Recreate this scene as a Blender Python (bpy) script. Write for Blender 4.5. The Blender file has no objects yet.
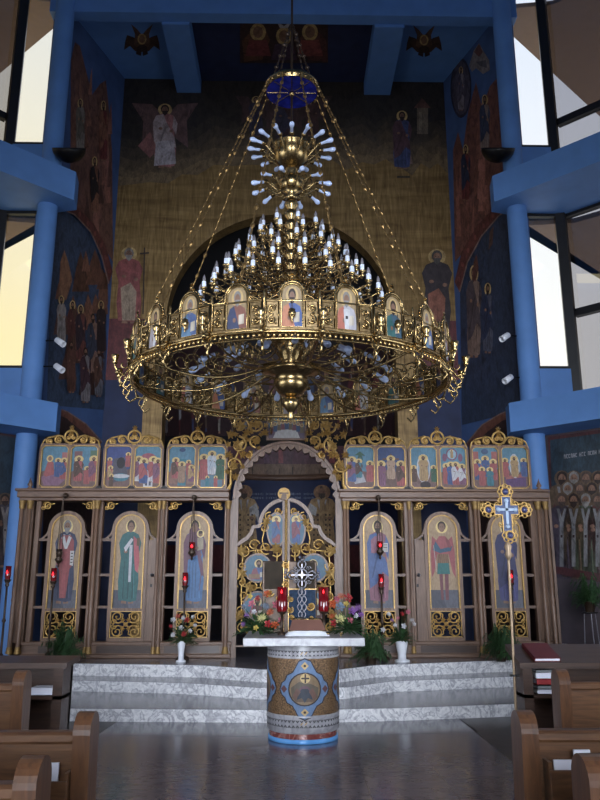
import bpy, math, random
from mathutils import Vector, Matrix
random.seed(7)
PI = math.pi
scene = bpy.context.scene
COL = scene.collection

# ------------------------------------------------------------------ camera model (600x800 frame)
FPX = 745.0
PITCH = math.radians(13.9)
YAW = math.atan(13 / FPX)
EYE = Vector((0, 0, 1.5))
_F = Vector((math.sin(YAW) * math.cos(PITCH), math.cos(YAW) * math.cos(PITCH), math.sin(PITCH)))
_R = Vector((math.cos(YAW), -math.sin(YAW), 0))
_U = _R.cross(_F)

def ray(px, py):
    return _F + _R * ((px - 300) / FPX) + _U * ((400 - py) / FPX)

def P(px, py, Y):                       # measured point on the frontal plane y = Y
    d = ray(px, py)
    return EYE + d * (Y / d.y)

def Pz(px, py, z):                      # measured point on the level plane z
    d = ray(px, py)
    return EYE + d * ((z - EYE.z) / d.z)

def Pp(px, py, o, n):                   # measured point on a plane through o with normal n
    d = ray(px, py)
    return EYE + d * ((o - EYE).dot(n) / d.dot(n))

def S(r, g, b):                         # sRGB 0..255 -> linear
    f = lambda c: c / 12.92 if c <= 0.04045 else ((c + 0.055) / 1.055) ** 2.4
    return (f(r / 255), f(g / 255), f(b / 255), 1)

# ------------------------------------------------------------------ materials
def _nodes(name):
    m = bpy.data.materials.new(name)
    m.use_nodes = True
    nt = m.node_tree
    b = nt.nodes['Principled BSDF']
    return m, nt, b

def _mix(nt, fac, a, b, typ='MIX'):
    n = nt.nodes.new('ShaderNodeMix'); n.data_type = 'RGBA'; n.blend_type = typ
    if isinstance(fac, (int, float)): n.inputs[0].default_value = fac
    else: nt.links.new(fac, n.inputs[0])
    for s, x in ((6, a), (7, b)):
        if isinstance(x, tuple): n.inputs[s].default_value = x
        else: nt.links.new(x, n.inputs[s])
    return n.outputs[2]

def _coord(nt, scale=(1, 1, 1), kind='Object'):
    t = nt.nodes.new('ShaderNodeTexCoord'); mp = nt.nodes.new('ShaderNodeMapping')
    mp.inputs['Scale'].default_value = scale
    nt.links.new(t.outputs[kind], mp.inputs[0])
    return mp.outputs[0]

def _noise(nt, vec, scale, detail=3, dist=0.0):
    n = nt.nodes.new('ShaderNodeTexNoise')
    n.inputs['Scale'].default_value = scale; n.inputs['Detail'].default_value = detail
    n.inputs['Distortion'].default_value = dist
    nt.links.new(vec, n.inputs['Vector'])
    return n.outputs[0]

def _ramp(nt, fac, stops):
    r = nt.nodes.new('ShaderNodeValToRGB'); e = r.color_ramp.elements
    e[0].position, e[0].color = stops[0]; e[1].position, e[1].color = stops[-1]
    for p, c in stops[1:-1]:
        x = e.new(p); x.color = c
    nt.links.new(fac, r.inputs[0])
    return r.outputs[0]

def _bump(nt, b, h, strength, dist=0.01):
    n = nt.nodes.new('ShaderNodeBump'); n.inputs['Strength'].default_value = strength
    n.inputs['Distance'].default_value = dist
    nt.links.new(h, n.inputs['Height']); nt.links.new(n.outputs[0], b.inputs['Normal'])

def mat(name, col, rough=0.5, metal=0.0, var=0.15, scale=8, bump=0.0, spec=0.5, stretch=(1, 1, 1)):
    m, nt, b = _nodes(name)
    v = _coord(nt, stretch); n = _noise(nt, v, scale)
    dark = tuple(c * (1 - var * 1.5) for c in col[:3]) + (1,)
    lite = tuple(min(1, c * (1 + var)) for c in col[:3]) + (1,)
    nt.links.new(_ramp(nt, n, [(0.3, dark), (0.7, lite)]), b.inputs['Base Color'])
    b.inputs['Roughness'].default_value = rough; b.inputs['Metallic'].default_value = metal
    b.inputs['Specular IOR Level'].default_value = spec
    if bump: _bump(nt, b, n, bump)
    return m

def wood(name, a, c, rough=0.45, axis=0):
    m, nt, b = _nodes(name)
    sc = [9, 9, 9]; sc[axis] = 0.9
    v = _coord(nt, tuple(sc)); n = _noise(nt, v, 3.0, 5, 1.2)
    n2 = _noise(nt, _coord(nt, tuple(s * 4 for s in sc)), 3.0, 2)
    base = _ramp(nt, n, [(0.32, a), (0.68, c)])
    nt.links.new(_mix(nt, 0.18, base, n2, 'MULTIPLY'), b.inputs['Base Color'])
    b.inputs['Roughness'].default_value = rough
    _bump(nt, b, n, 0.08)
    return m

def marble(name, base, vein, rough=0.3, scale=2.2):
    m, nt, b = _nodes(name)
    v = _coord(nt); n = _noise(nt, v, scale, 8, 2.2); n2 = _noise(nt, v, scale * 4, 6, 1.0)
    c1 = _ramp(nt, n, [(0.40, base), (0.49, vein), (0.53, base), (1, base)])
    c2 = _ramp(nt, n2, [(0.35, (0.72, 0.72, 0.74, 1)), (0.6, (1, 1, 1, 1))])
    nt.links.new(_mix(nt, 1.0, c1, c2, 'MULTIPLY'), b.inputs['Base Color'])
    b.inputs['Roughness'].default_value = rough
    return m

def floor_mat():
    m, nt, b = _nodes('polished grey marble tiles')
    v = _coord(nt); n = _noise(nt, _coord(nt, (1, 2.2, 1)), 2.6, 8, 1.6)
    c = _ramp(nt, n, [(0.38, S(118, 111, 118)), (0.5, S(98, 92, 99)), (0.56, S(122, 115, 121)), (0.7, S(108, 102, 109))])
    br = nt.nodes.new('ShaderNodeTexBrick'); nt.links.new(_coord(nt, (1.6, 1.6, 1.6)), br.inputs[0])
    br.offset = 0.0; br.inputs['Scale'].default_value = 1.0
    br.inputs['Mortar Size'].default_value = 0.006; br.inputs['Brick Width'].default_value = 1; br.inputs['Row Height'].default_value = 1
    br.inputs['Color1'].default_value = (1, 1, 1, 1); br.inputs['Color2'].default_value = (0.86, 0.86, 0.87, 1); br.inputs['Mortar'].default_value = (0.45, 0.45, 0.47, 1)
    nt.links.new(_mix(nt, 1.0, c, br.outputs[0], 'MULTIPLY'), b.inputs['Base Color'])
    b.inputs['Roughness'].default_value = 0.17
    b.inputs['Specular IOR Level'].default_value = 0.6
    return m

def gold_wall_mat():
    m, nt, b = _nodes('brushed gold leaf wall')
    n1 = _noise(nt, _coord(nt, (9, 9, 0.9)), 1.6, 5, 1.5); n2 = _noise(nt, _coord(nt, (.5, .5, 3.4)), 1.8, 5, 1.0)
    c1 = _ramp(nt, n1, [(0.28, S(120, 94, 54)), (0.72, S(178, 146, 94))])
    c2 = _ramp(nt, n2, [(0.30, (0.58, 0.54, 0.48, 1)), (0.7, (1, 1, 1, 1))])
    nt.links.new(_mix(nt, 1.0, c1, c2, 'MULTIPLY'), b.inputs['Base Color'])
    b.inputs['Roughness'].default_value = 0.45; b.inputs['Metallic'].default_value = 0.35
    _bump(nt, b, n1, 0.15)
    return m

def painted_mat(name, f1, f2, sat=.85, val=.9):
    m, nt, b = _nodes(name)
    a = nt.nodes.new('ShaderNodeAttribute'); a.attribute_name = 'Col'
    n = _noise(nt, _coord(nt, (1, 1, .55)), 9, 6, .8); n2 = _noise(nt, _coord(nt, (1, 1, .4)), 46, 3, .5)
    c = _ramp(nt, n, [(0.28, (0.42, 0.38, 0.36, 1)), (0.5, (0.85, 0.83, 0.82, 1)), (0.72, (1.15, 1.12, 1.08, 1))])
    c2 = _ramp(nt, n2, [(0.33, (0.6, 0.58, 0.56, 1)), (0.62, (1, 1, 1, 1))])
    x = _mix(nt, f1, a.outputs[0], c, 'MULTIPLY')
    hs = nt.nodes.new('ShaderNodeHueSaturation'); hs.inputs['Saturation'].default_value = sat; hs.inputs['Value'].default_value = val
    nt.links.new(_mix(nt, f2, x, c2, 'MULTIPLY'), hs.inputs['Color']); nt.links.new(hs.outputs[0], b.inputs['Base Color'])
    b.inputs['Roughness'].default_value = 0.55
    return m

def emit(name, col, strength):
    m, nt, b = _nodes(name)
    b.inputs['Base Color'].default_value = col
    b.inputs['Emission Color'].default_value = col; b.inputs['Emission Strength'].default_value = strength
    return m

def glass_mat(name, tint, gloss=0.08):
    m, nt, b = _nodes(name)
    nt.nodes.remove(b)
    t = nt.nodes.new('ShaderNodeBsdfTransparent'); t.inputs[0].default_value = tint
    g = nt.nodes.new('ShaderNodeBsdfGlossy'); g.inputs['Roughness'].default_value = 0.02
    mx = nt.nodes.new('ShaderNodeMixShader'); mx.inputs[0].default_value = gloss
    nt.links.new(t.outputs[0], mx.inputs[1]); nt.links.new(g.outputs[0], mx.inputs[2])
    nt.links.new(mx.outputs[0], nt.nodes['Material Output'].inputs[0])
    return m

M = dict(
    blue=mat('blue painted plaster', S(96, 140, 200), 0.6, var=0.05, scale=3, bump=0.03),
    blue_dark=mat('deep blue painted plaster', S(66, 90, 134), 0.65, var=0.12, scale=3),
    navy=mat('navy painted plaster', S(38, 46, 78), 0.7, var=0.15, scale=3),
    black=mat('black plaster with painted shade', S(20, 18, 20), 0.8, var=0.2, scale=3),  # black stands in for the missing light in the apse
    gold=mat('polished brass', S(160, 136, 94), 0.26, 1.0, var=0.12, scale=20),
    gold_plate=mat('engraved brass plate', S(150, 126, 88), 0.4, 0.7, var=0.3, scale=45, bump=0.5),
    gilt=mat('gilded carving', S(182, 146, 86), 0.4, 0.65, var=0.15, scale=30, bump=0.2),
    gilt_dull=mat('worn gilding', S(146, 116, 68), 0.5, 0.5, var=0.2, scale=40),
    chain=mat('aged brass chain', S(150, 120, 76), 0.35, 0.9, var=0.15, scale=20),
    bronze=mat('dark bronze', S(62, 48, 38), 0.4, 0.6, var=0.2, scale=20),
    silver=mat('polished silver', S(118, 116, 122), 0.38, 0.9, var=0.08, scale=30),
    gold_wall=gold_wall_mat(),
    wood=wood('carved oak', S(96, 70, 54), S(130, 99, 78), 0.42, 2),
    wood_x=wood('oak rail', S(92, 67, 53), S(125, 95, 75), 0.42, 0),
    pew=wood('varnished oak pew', S(80, 54, 37), S(120, 84, 56), 0.32, 0),
    pew_v=wood('varnished oak pew end', S(78, 51, 35), S(112, 76, 50), 0.32, 2),
    pew_dark=wood('dark stained oak', S(54, 38, 31), S(76, 54, 43), 0.35, 0),
    floor=floor_mat(),
    marble=marble('white veined marble', S(232, 230, 230), S(170, 168, 174), 0.35, 5.0),
    tread=marble('grey marble tread', S(112, 110, 118), S(76, 74, 82), 0.16, 2.2),
    slab=marble('pale altar marble', S(172, 170, 173), S(150, 148, 152), 0.3, 2.0),
    redmarble=marble('red marble', S(120, 62, 56), S(170, 120, 110), 0.25, 5.0),
    mosaic=mat('gold brown mosaic', S(122, 94, 66), 0.4, 0.35, var=0.5, scale=70, bump=0.4),
    paint=painted_mat('mural pigment', 1.0, .8), paint_fine=painted_mat('icon pigment', .35, .5, .82, .72),
    dado=mat('dark painted dado', S(74, 64, 68), 0.7, var=0.15, scale=4),
    white=mat('white ceramic', S(225, 226, 232), 0.35, var=0.03),
    cloth=mat('white cloth', S(226, 228, 232), 0.85, var=0.05, scale=12),
    candle=mat('white candle tube', S(225, 232, 250), 0.4, var=0.02),
    bulb=mat('frosted lamp bulb', S(205, 220, 255), 0.25, var=0.02),
    flame_bulb=mat('smoky flame bulb', S(112, 108, 112), 0.12, var=0.05),
    enamel=mat('cobalt enamel', S(30, 38, 130), 0.25, var=0.3, scale=12),
    frame=mat('black window frame', S(22, 20, 22), 0.5, var=0.1),
    soffit=mat('brown eaves board', S(150, 124, 104), 0.8, var=0.06),
    iron=mat('dark iron', S(26, 24, 24), 0.45, 0.4, var=0.1),
    redglass=mat('red votive glass', S(104, 8, 14), 0.12, var=0.1, spec=0.8),
    redglow=emit('lit red glass', (1.0, 0.02, 0.03, 1), 2.5),
    flame=emit('candle flame', (1.0, 0.75, 0.6, 1), 4.0),
    leaf=mat('green leaves', S(46, 74, 40), 0.55, var=0.35, scale=25),
    paper=mat('white paper', S(226, 226, 236), 0.8, var=0.03),
    redbook=mat('red book cloth', S(150, 30, 34), 0.6, var=0.1),
    maroon=mat('maroon book cover', S(86, 26, 30), 0.5, var=0.1),
    greybook=mat('grey book cloth', S(120, 122, 124), 0.6, var=0.08),
    stand=mat('brown velvet', S(110, 74, 62), 0.7, var=0.1),
    dark_floor=marble('dark polished stone', S(58, 52, 54), S(44, 40, 42), 0.35, 2.0),
    glass=glass_mat('clear window glass', (0.94, 0.95, 0.95, 1)),
    glass_dim=glass_mat('smoky window glass', (0.62, 0.62, 0.64, 1), 0.12),
)

# ------------------------------------------------------------------ mesh builder
class MB:
    def __init__(s):
        s.v, s.f, s.sm, s.mi = [], [], [], []
        s.x = None; s.m = 0
    def _add(s, vs, fs, smooth=False):
        b = len(s.v)
        if s.x is not None: vs = [tuple(s.x @ Vector(q)) for q in vs]
        s.v += [tuple(q) for q in vs]
        for k in fs:
            s.f.append(tuple(i + b for i in k)); s.sm.append(smooth); s.mi.append(s.m)
        return s
    def box(s, x0, x1, y0, y1, z0, z1, bev=0.0):
        if x0 > x1: x0, x1 = x1, x0
        if y0 > y1: y0, y1 = y1, y0
        if z0 > z1: z0, z1 = z1, z0
        if bev <= 0:
            v = [(x, y, z) for z in (z0, z1) for y in (y0, y1) for x in (x0, x1)]
            return s._add(v, [(0, 2, 3, 1), (4, 5, 7, 6), (0, 1, 5, 4), (2, 6, 7, 3), (0, 4, 6, 2), (1, 3, 7, 5)])
        b = min(bev, (x1 - x0) / 2.01, (z1 - z0) / 2.01, (y1 - y0) / 2.01)
        oct_ = lambda a0, a1, c0, c1: [(a0 + b, c0), (a1 - b, c0), (a1, c0 + b), (a1, c1 - b), (a1 - b, c1), (a0 + b, c1), (a0, c1 - b), (a0, c0 + b)]
        o = oct_(x0, x1, z0, z1); i = oct_(x0 + b, x1 - b, z0 + b, z1 - b)
        v = [(p[0], y0, p[1]) for p in i] + [(p[0], y0 + b, p[1]) for p in o] + [(p[0], y1 - b, p[1]) for p in o] + [(p[0], y1, p[1]) for p in i]
        f = [tuple(range(8)), tuple(range(31, 23, -1))]
        for r in range(3):
            for k in range(8):
                a, c = r * 8 + k, r * 8 + (k + 1) % 8
                f.append((a, a + 8, c + 8, c))
        return s._add(v, f)
    def lathe(s, prof, seg=16, o=(0, 0, 0), cap=True, a0=0.0, a1=2 * PI):
        full = abs(a1 - a0 - 2 * PI) < 1e-6
        n = seg if full else seg + 1
        vs, fs = [], []
        for r, z in prof:
            for k in range(n):
                a = a0 + (a1 - a0) * k / seg
                vs.append((o[0] + r * math.sin(a), o[1] - r * math.cos(a), o[2] + z))
        for i in range(len(prof) - 1):
            for k in range(seg):
                k2 = (k + 1) % n
                fs.append((i * n + k, i * n + k2, (i + 1) * n + k2, (i + 1) * n + k))
        s._add(vs, fs, True)
        if cap and full:
            for i, rev in ((0, True), (len(prof) - 1, False)):
                if prof[i][0] > 1e-5:
                    ring = [vs[i * n + k] for k in range(n)]
                    s._add(ring, [tuple(range(n))[::-1] if rev else tuple(range(n))])
        return s
    def tube(s, pts, r, seg=6, closed=False, cap=True):
        pts = [Vector(p) for p in pts]; n = len(pts)
        rr = r if isinstance(r, (list, tuple)) else [r] * n
        vs, fs = [], []
        prev = None
        for i in range(n):
            if closed: t = pts[(i + 1) % n] - pts[i - 1]
            else: t = pts[min(i + 1, n - 1)] - pts[max(i - 1, 0)]
            if t.length < 1e-9: t = Vector((0, 0, 1))
            t.normalize()
            if prev is None:
                a = Vector((0, 1, 0)) if abs(t.y) < 0.9 else Vector((1, 0, 0))
                u = t.cross(a).normalized()
            else:
                u = (prev - t * prev.dot(t))
                if u.length < 1e-6: u = t.cross(Vector((0, 1, 0.1)))
                u.normalize()
            prev = u; w = t.cross(u)
            for k in range(seg):
                an = 2 * PI * k / seg
                vs.append(pts[i] + (u * math.cos(an) + w * math.sin(an)) * rr[i])
        m = n if closed else n - 1
        for i in range(m):
            j = (i + 1) % n
            for k in range(seg):
                k2 = (k + 1) % seg
                fs.append((i * seg + k, i * seg + k2, j * seg + k2, j * seg + k))
        s._add(vs, fs, True)
        if cap and not closed:
            s._add(vs[:seg], [tuple(range(seg))[::-1]]); s._add(vs[-seg:], [tuple(range(seg))])
        return s
    def prism(s, pts, a, b, axis='y'):
        """polygon extruded: axis 'y': pts are (x,z); 'z': (x,y); 'x': (y,z)"""
        mk = {'y': lambda p, t: (p[0], t, p[1]), 'z': lambda p, t: (p[0], p[1], t), 'x': lambda p, t: (t, p[0], p[1])}[axis]
        n = len(pts)
        v = [mk(p, a) for p in pts] + [mk(p, b) for p in pts]
        f = [tuple(range(n)), tuple(range(2 * n - 1, n - 1, -1))]
        for k in range(n):
            k2 = (k + 1) % n
            f.append((k, k + n, k2 + n, k2))
        return s._add(v, f)
    def ribbon(s, pts, w, y0, y1, closed=False, side=0):
        """strip of width w along (x,z) points, extruded in y; side 0 centred, +1 to the left, -1 to the right"""
        n = len(pts); L, Rr = [], []
        for i in range(n):
            if closed: p, q = pts[i - 1], pts[(i + 1) % n]
            else: p, q = pts[max(i - 1, 0)], pts[min(i + 1, n - 1)]
            dx, dz = q[0] - p[0], q[1] - p[1]; l = math.hypot(dx, dz) or 1
            nx, nz = -dz / l, dx / l
            wl, wr = (w / 2, w / 2) if side == 0 else ((w, 0) if side > 0 else (0, w))
            L.append((pts[i][0] + nx * wl, pts[i][1] + nz * wl)); Rr.append((pts[i][0] - nx * wr, pts[i][1] - nz * wr))
        vs, fs = [], []
        for i in range(n):
            vs += [(L[i][0], y0, L[i][1]), (Rr[i][0], y0, Rr[i][1]), (Rr[i][0], y1, Rr[i][1]), (L[i][0], y1, L[i][1])]
        m = n if closed else n - 1
        for i in range(m):
            j = (i + 1) % n
            for k in range(4):
                k2 = (k + 1) % 4
                fs.append((i * 4 + k, i * 4 + k2, j * 4 + k2, j * 4 + k))
        if not closed:
            fs += [(3, 2, 1, 0), ((n - 1) * 4, (n - 1) * 4 + 1, (n - 1) * 4 + 2, (n - 1) * 4 + 3)]
        return s._add(vs, fs)
    def ball(s, c, r, seg=10, rings=6, sz=1.0):
        prof = [(r * math.sin(PI * i / rings), -r * sz * math.cos(PI * i / rings)) for i in range(rings + 1)]
        return s.lathe(prof, seg, c, cap=False)
    def leafshape(s, c, r, rot, y, dep=0.02, lobes=5):
        """five lobed vine leaf in the xz plane, raised in the middle towards -y"""
        n = lobes * 2; ring = []
        for k in range(n + 1):
            a = rot - 2.2 + 4.4 * k / n
            rad = r * (1.0 if k % 2 == 0 else 0.5)
            ring.append((c[0] + rad * math.sin(a), y, c[1] + rad * math.cos(a)))
        ring.append((c[0] - r * 0.5 * math.sin(rot), y, c[1] - r * 0.5 * math.cos(rot)))
        vs = ring + [(c[0], y - dep, c[1])] + [(c[0], y + dep * .4, c[1])]
        m = len(ring); fs = []
        for k in range(m):
            k2 = (k + 1) % m
            fs += [(k, k2, m), (k2, k, m + 1)]
        return s._add(vs, fs)
    def spiral(s, c, r, a0, turns, dirn, y, rad=0.008, seg=5, inner=0.2, steps=None, taper=True):
        st = steps or max(8, int(12 * turns))
        pts = []
        for k in range(st + 1):
            t = k / st; a = a0 + dirn * 2 * PI * turns * t; q = r * (1 - (1 - inner) * t)
            pts.append((c[0] + q * math.cos(a), y, c[1] + q * math.sin(a)))
        rr = [rad * (1 - 0.35 * k / st) for k in range(st + 1)] if taper else rad
        s.tube(pts, rr, seg)
        e = pts[-1]; s.ball(e, rad * 1.6, 6, 4)
        return s

W = {}                                   # world location of every object that has been linked

def _link(o, parent, wloc):
    COL.objects.link(o)
    if parent is not None:
        o.parent = parent; o.location = Vector(wloc) - W[parent.name]
    else:
        o.location = wloc
    W[o.name] = Vector(wloc)

def props(o, label=None, cat=None, group=None, kind=None):
    if label: o['label'] = label
    if cat: o['category'] = cat
    if group: o['group'] = group
    if kind: o['kind'] = kind
    return o

def mesh_of(mb, name, mats, centre=True):
    vs = mb.v
    if centre and vs:
        lo = [min(p[i] for p in vs) for i in range(3)]; hi = [max(p[i] for p in vs) for i in range(3)]
        c = Vector(((lo[0] + hi[0]) / 2, (lo[1] + hi[1]) / 2, lo[2]))
    else: c = Vector((0, 0, 0))
    me = bpy.data.meshes.new(name)
    me.from_pydata([(p[0] - c.x, p[1] - c.y, p[2] - c.z) for p in vs], [], mb.f)
    me.polygons.foreach_set('use_smooth', mb.sm)
    me.polygons.foreach_set('material_index', mb.mi)
    for k in (mats if isinstance(mats, (list, tuple)) else [mats]): me.materials.append(k)
    me.update()
    return me, c

def obj(name, mb, mats, parent=None, label=None, cat=None, group=None, kind=None):
    """mesh given in world coordinates -> ONE object, origin at its own base"""
    me, c = mesh_of(mb, name, mats)
    o = bpy.data.objects.new(name, me); _link(o, parent, c)
    return props(o, label, cat, group, kind)

def local(name, me, parent, rotz=0.0, loc=(0, 0, 0)):
    """mesh given in the parent's own coordinates"""
    o = bpy.data.objects.new(name, me); COL.objects.link(o)
    o.parent = parent; o.location = loc; o.rotation_euler = (0, 0, rotz)
    W[o.name] = W[parent.name] + Vector(loc)
    return o

def lmesh(name, mb, mats):
    return mesh_of(mb, name, mats, centre=False)[0]

def thing(name, label, cat, loc=(0, 0, 0), group=None):
    o = bpy.data.objects.new(name, None); o.empty_display_size = 0.1
    _link(o, None, Vector(loc))
    return props(o, label, cat, group)

def struct(name, mb, mats, parent=None):
    return obj(name, mb, mats, parent, kind='structure' if parent is None else None)

# ------------------------------------------------------------------ painted pictures (flat coloured shapes on a wall or a panel)
def ell(cx, cy, rx, ry, n=14, a0=0, a1=2 * PI):
    return [(cx + rx * math.cos(a0 + (a1 - a0) * k / n), cy + ry * math.sin(a0 + (a1 - a0) * k / n)) for k in range(n)]

def clip_strips(poly, width):
    """cut a polygon into upright strips (for pictures that follow a curve)"""
    x0 = min(p[0] for p in poly); x1 = max(p[0] for p in poly)
    n = max(1, int(math.ceil((x1 - x0) / width))); out = []
    def half(pl, lim, sign):
        r = []
        for i in range(len(pl)):
            a, b = pl[i], pl[(i + 1) % len(pl)]
            ia, ib = sign * (a[0] - lim) >= 0, sign * (b[0] - lim) >= 0
            if ia: r.append(a)
            if ia != ib:
                t = (lim - a[0]) / (b[0] - a[0]); r.append((lim, a[1] + t * (b[1] - a[1])))
        return r
    for k in range(n):
        a, b = x0 + (x1 - x0) * k / n, x0 + (x1 - x0) * (k + 1) / n
        q = half(half(poly, a, 1), b, -1)
        if len(q) >= 3: out.append(q)
    return out

PAINT_KIND = 'paint'
class Paint:
    """shapes in picture units (u right, v down as seen); build() lays them on a surface"""
    def __init__(s): s.p = []; s.l = 0
    def poly(s, pts, col, layer=None):
        s.l = s.l + 1 if layer is None else layer
        s.p.append((pts, col, s.l)); return s
    def ell(s, cx, cy, rx, ry, col, n=14): return s.poly(ell(cx, cy, rx, ry, n), col)
    def rect(s, x0, y0, x1, y1, col): return s.poly([(x0, y0), (x1, y0), (x1, y1), (x0, y1)], col)
    def line(s, pts, w, col):
        for a, b in zip(pts[:-1], pts[1:]):
            dx, dy = b[0] - a[0], b[1] - a[1]; l = math.hypot(dx, dy) or 1
            nx, ny = -dy / l * w / 2, dx / l * w / 2
            s.poly([(a[0] + nx, a[1] + ny), (b[0] + nx, b[1] + ny), (b[0] - nx, b[1] - ny), (a[0] - nx, a[1] - ny)], col)
        return s
    def mesh(s, name, fn, step=0.0006, strips=None, centre=True):
        """fn(u, v) -> (point, outward normal)"""
        mb = MB(); cols = []
        for pts, col, l in s.p:
            for q in (clip_strips(pts, strips) if strips else [pts]):
                vs = []
                for u, v in q:
                    p, n = fn(u, v); vs.append(tuple(p + n * (step * l)))
                mb._add(vs, [tuple(range(len(vs)))]); cols.append((col, len(vs)))
        me, c = mesh_of(mb, name, M[PAINT_KIND], centre)
        ca = me.color_attributes.new('Col', 'FLOAT_COLOR', 'CORNER')
        flat = []
        for col, n in cols: flat += list(col) * n
        ca.data.foreach_set('color', flat)
        return me, c
    def build(s, name, fn, parent=None, label=None, cat=None, group=None, step=0.0006, strips=None):
        me, c = s.mesh(name, fn, step, strips)
        o = bpy.data.objects.new(name, me); _link(o, parent, c)
        return props(o, label, cat, group)

SKIN = S(150, 104, 74); HAIR = S(58, 38, 28); GREY = S(150, 145, 140); HALO = S(214, 176, 92)
def shade(c, k): return tuple(min(1, x * k) for x in c[:3]) + (1,)

def saint(p, cx, by, h, robe, mantle=None, halo=HALO, hair=HAIR, beard=True, wx=1.0, stole=None, feet=True, lean=0.0, halo_r=0.095):
    """a standing painted figure: feet at (cx, by), height h in picture units, v down"""
    def q(pts): return [(cx + (x + lean * y) * h * wx, by - y * h) for x, y in pts]
    if halo: p.poly(q([(x, y) for x, y in ell(0, 0.895, halo_r, halo_r, 18)]), halo)
    p.poly(q([(x, y) for x, y in ell(0, 0.905, .058, .07, 12)]), hair)
    if feet: p.poly(q([(-.09, -.015), (-.015, -.02), (-.02, .05), (-.08, .05)]), SKIN); p.poly(q([(.015, -.02), (.09, -.015), (.08, .05), (.02, .05)]), SKIN)
    p.poly(q([(-.13, .02), (-.15, .25), (-.125, .52), (-.165, .70), (-.12, .80), (-.04, .835), (.04, .835), (.12, .80), (.165, .70), (.125, .52), (.15, .25), (.13, .02), (.05, 0), (-.05, .015)]), robe)
    for x in (-.07, .0, .065):
        p.poly(q([(x - .006, .04), (x + .008, .04), (x + .004, .48), (x - .004, .48)]), shade(robe, .55))
    p.poly(q([(.085, .05), (.1, .05), (.07, .45), (.06, .45)]), shade(robe, 1.5))
    if mantle:
        p.poly(q([(-.165, .70), (-.12, .80), (-.02, .825), (.02, .70), (.13, .46), (.15, .30), (.06, .36), (-.03, .22), (-.13, .16), (-.15, .4)]), mantle)
        p.poly(q([(-.10, .30), (-.085, .28), (.02, .62), (.0, .64)]), shade(mantle, .6))
        p.poly(q([(.12, .80), (.17, .68), (.15, .5), (.1, .62)]), mantle)
    if stole:
        p.poly(q([(-.055, .80), (-.025, .80), (.0, .70), (.028, .80), (.055, .80), (.022, .64), (.022, .14), (-.022, .14), (-.022, .64)]), stole)
        p.poly(q([(-.012, .5), (.012, .5), (.012, .47), (-.012, .47)]), S(60, 40, 40))
    p.poly(q([(x, y) for x, y in ell(0, 0.885, .043, .06, 12)]), SKIN)
    if beard: p.poly(q([(-.04, .88), (.04, .88), (.034, .835), (0, .80), (-.034, .835)]), hair)
    p.poly(q([(-.02, .90), (-.008, .90), (-.008, .892), (-.02, .892)]), S(40, 26, 20)); p.poly(q([(.008, .90), (.02, .90), (.02, .892), (.008, .892)]), S(40, 26, 20))
    p.poly(q([(x, y) for x, y in ell(-.06, .60, .028, .022, 8)]), SKIN); p.poly(q([(x, y) for x, y in ell(.085, .56, .026, .024, 8)]), SKIN)

def bust(p, cx, by, h, robe, mantle=None, halo=HALO, hair=HAIR, beard=True, wx=1.0):
    """half length painted figure, waist at by"""
    def q(pts): return [(cx + x * h * wx, by - y * h) for x, y in pts]
    if halo: p.poly(q(ell(0, .76, .22, .22, 18)), halo)
    p.poly(q(ell(0, .78, .135, .16, 12)), hair)
    p.poly(q([(-.38, 0), (-.36, .3), (-.28, .5), (-.1, .58), (.1, .58), (.28, .5), (.36, .3), (.38, 0)]), robe)
    if mantle: p.poly(q([(-.38, 0), (-.36, .3), (-.28, .5), (-.12, .57), (-.02, .3), (.1, 0)]), mantle)
    p.poly(q(ell(0, .73, .10, .135, 12)), SKIN)
    if beard: p.poly(q([(-.09, .72), (.09, .72), (.07, .6), (0, .54), (-.07, .6)]), hair)
    p.poly(q(ell(-.1, .22, .06, .06, 8)), SKIN)
    p.poly(q([(.06, .1), (.26, .12), (.26, .36), (.06, .34)]), S(220, 205, 180))

def frontal(Y):                          # picture units are photo pixels, measured on the plane y = Y
    n = Vector((0, -1, 0))
    return lambda u, v: (P(u, v, Y), n)

def on_plane(o, n):
    o, n = Vector(o), Vector(n).normalized()
    return lambda u, v: (Pp(u, v, o, n), n)
# light levels
SKY_STRENGTH = 1.45
REAR = 130.0
SPREAD = math.radians(44)
NAVE = 120.0
SIDE = 22.0
EXPOSURE = 0.0
# ------------------------------------------------------------------ dimensions of the place (measured)
YC = 12.45                                  # column line
YW = 14.8                                  # gold wall behind the sanctuary
YI = 11.8                                  # icon screen
ZP = 0.436                                  # raised floor of the sanctuary
ZCEIL = 13.3                               # nave ceiling
ZCH = P(150, 79, YW).z                     # sanctuary ceiling
colL, colR = P(51, 170, YC).x, P(515, 190, YC).x
cornL, cornR = P(114, 250, YW).x, P(452, 250, YW).x

# floor
fl = MB(); fl.box(-9, 9, -7, 20, -0.12, 0)
struct('floor', fl, M['floor'])

# steps: plan outlines from the photograph's riser lines
def solea(name, pts, z0, z1, riser, tread):
    mb = MB(); poly = pts + [(8.5, 19.5), (-8.5, 19.5)]
    mb.m = 0; mb.prism(poly, z0, z1 - 0.004, 'z')
    big = []
    mb.m = 0
    n = len(pts)
    for i in range(n - 1):               # nosing of white marble over the riser
        pass
    mb.m = 1; mb.prism(poly, z1 - 0.004, z1, 'z')
    return struct(name, mb, [M[riser], M[tread]])
s1 = [tuple(Pz(x, y, 0)[:2]) for x, y in ((68, 721.5), (200, 722.5), (303, 723.5), (400, 721), (512, 716.5))]
s1 = [(-8.5, s1[0][1] + .05)] + s1 + [(8.5, s1[-1][1] + .5)]
solea('step_1', s1, 0, 0.14, 'marble', 'tread')
s2 = [tuple(Pz(x, y, .14)[:2]) for x, y in ((68, 691), (183, 694), (260, 699.5), (345, 699), (394, 692), (512, 687))]
s2 = [(-8.5, s2[0][1] + .05)] + s2 + [(8.5, s2[-1][1] + .5)]
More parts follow.
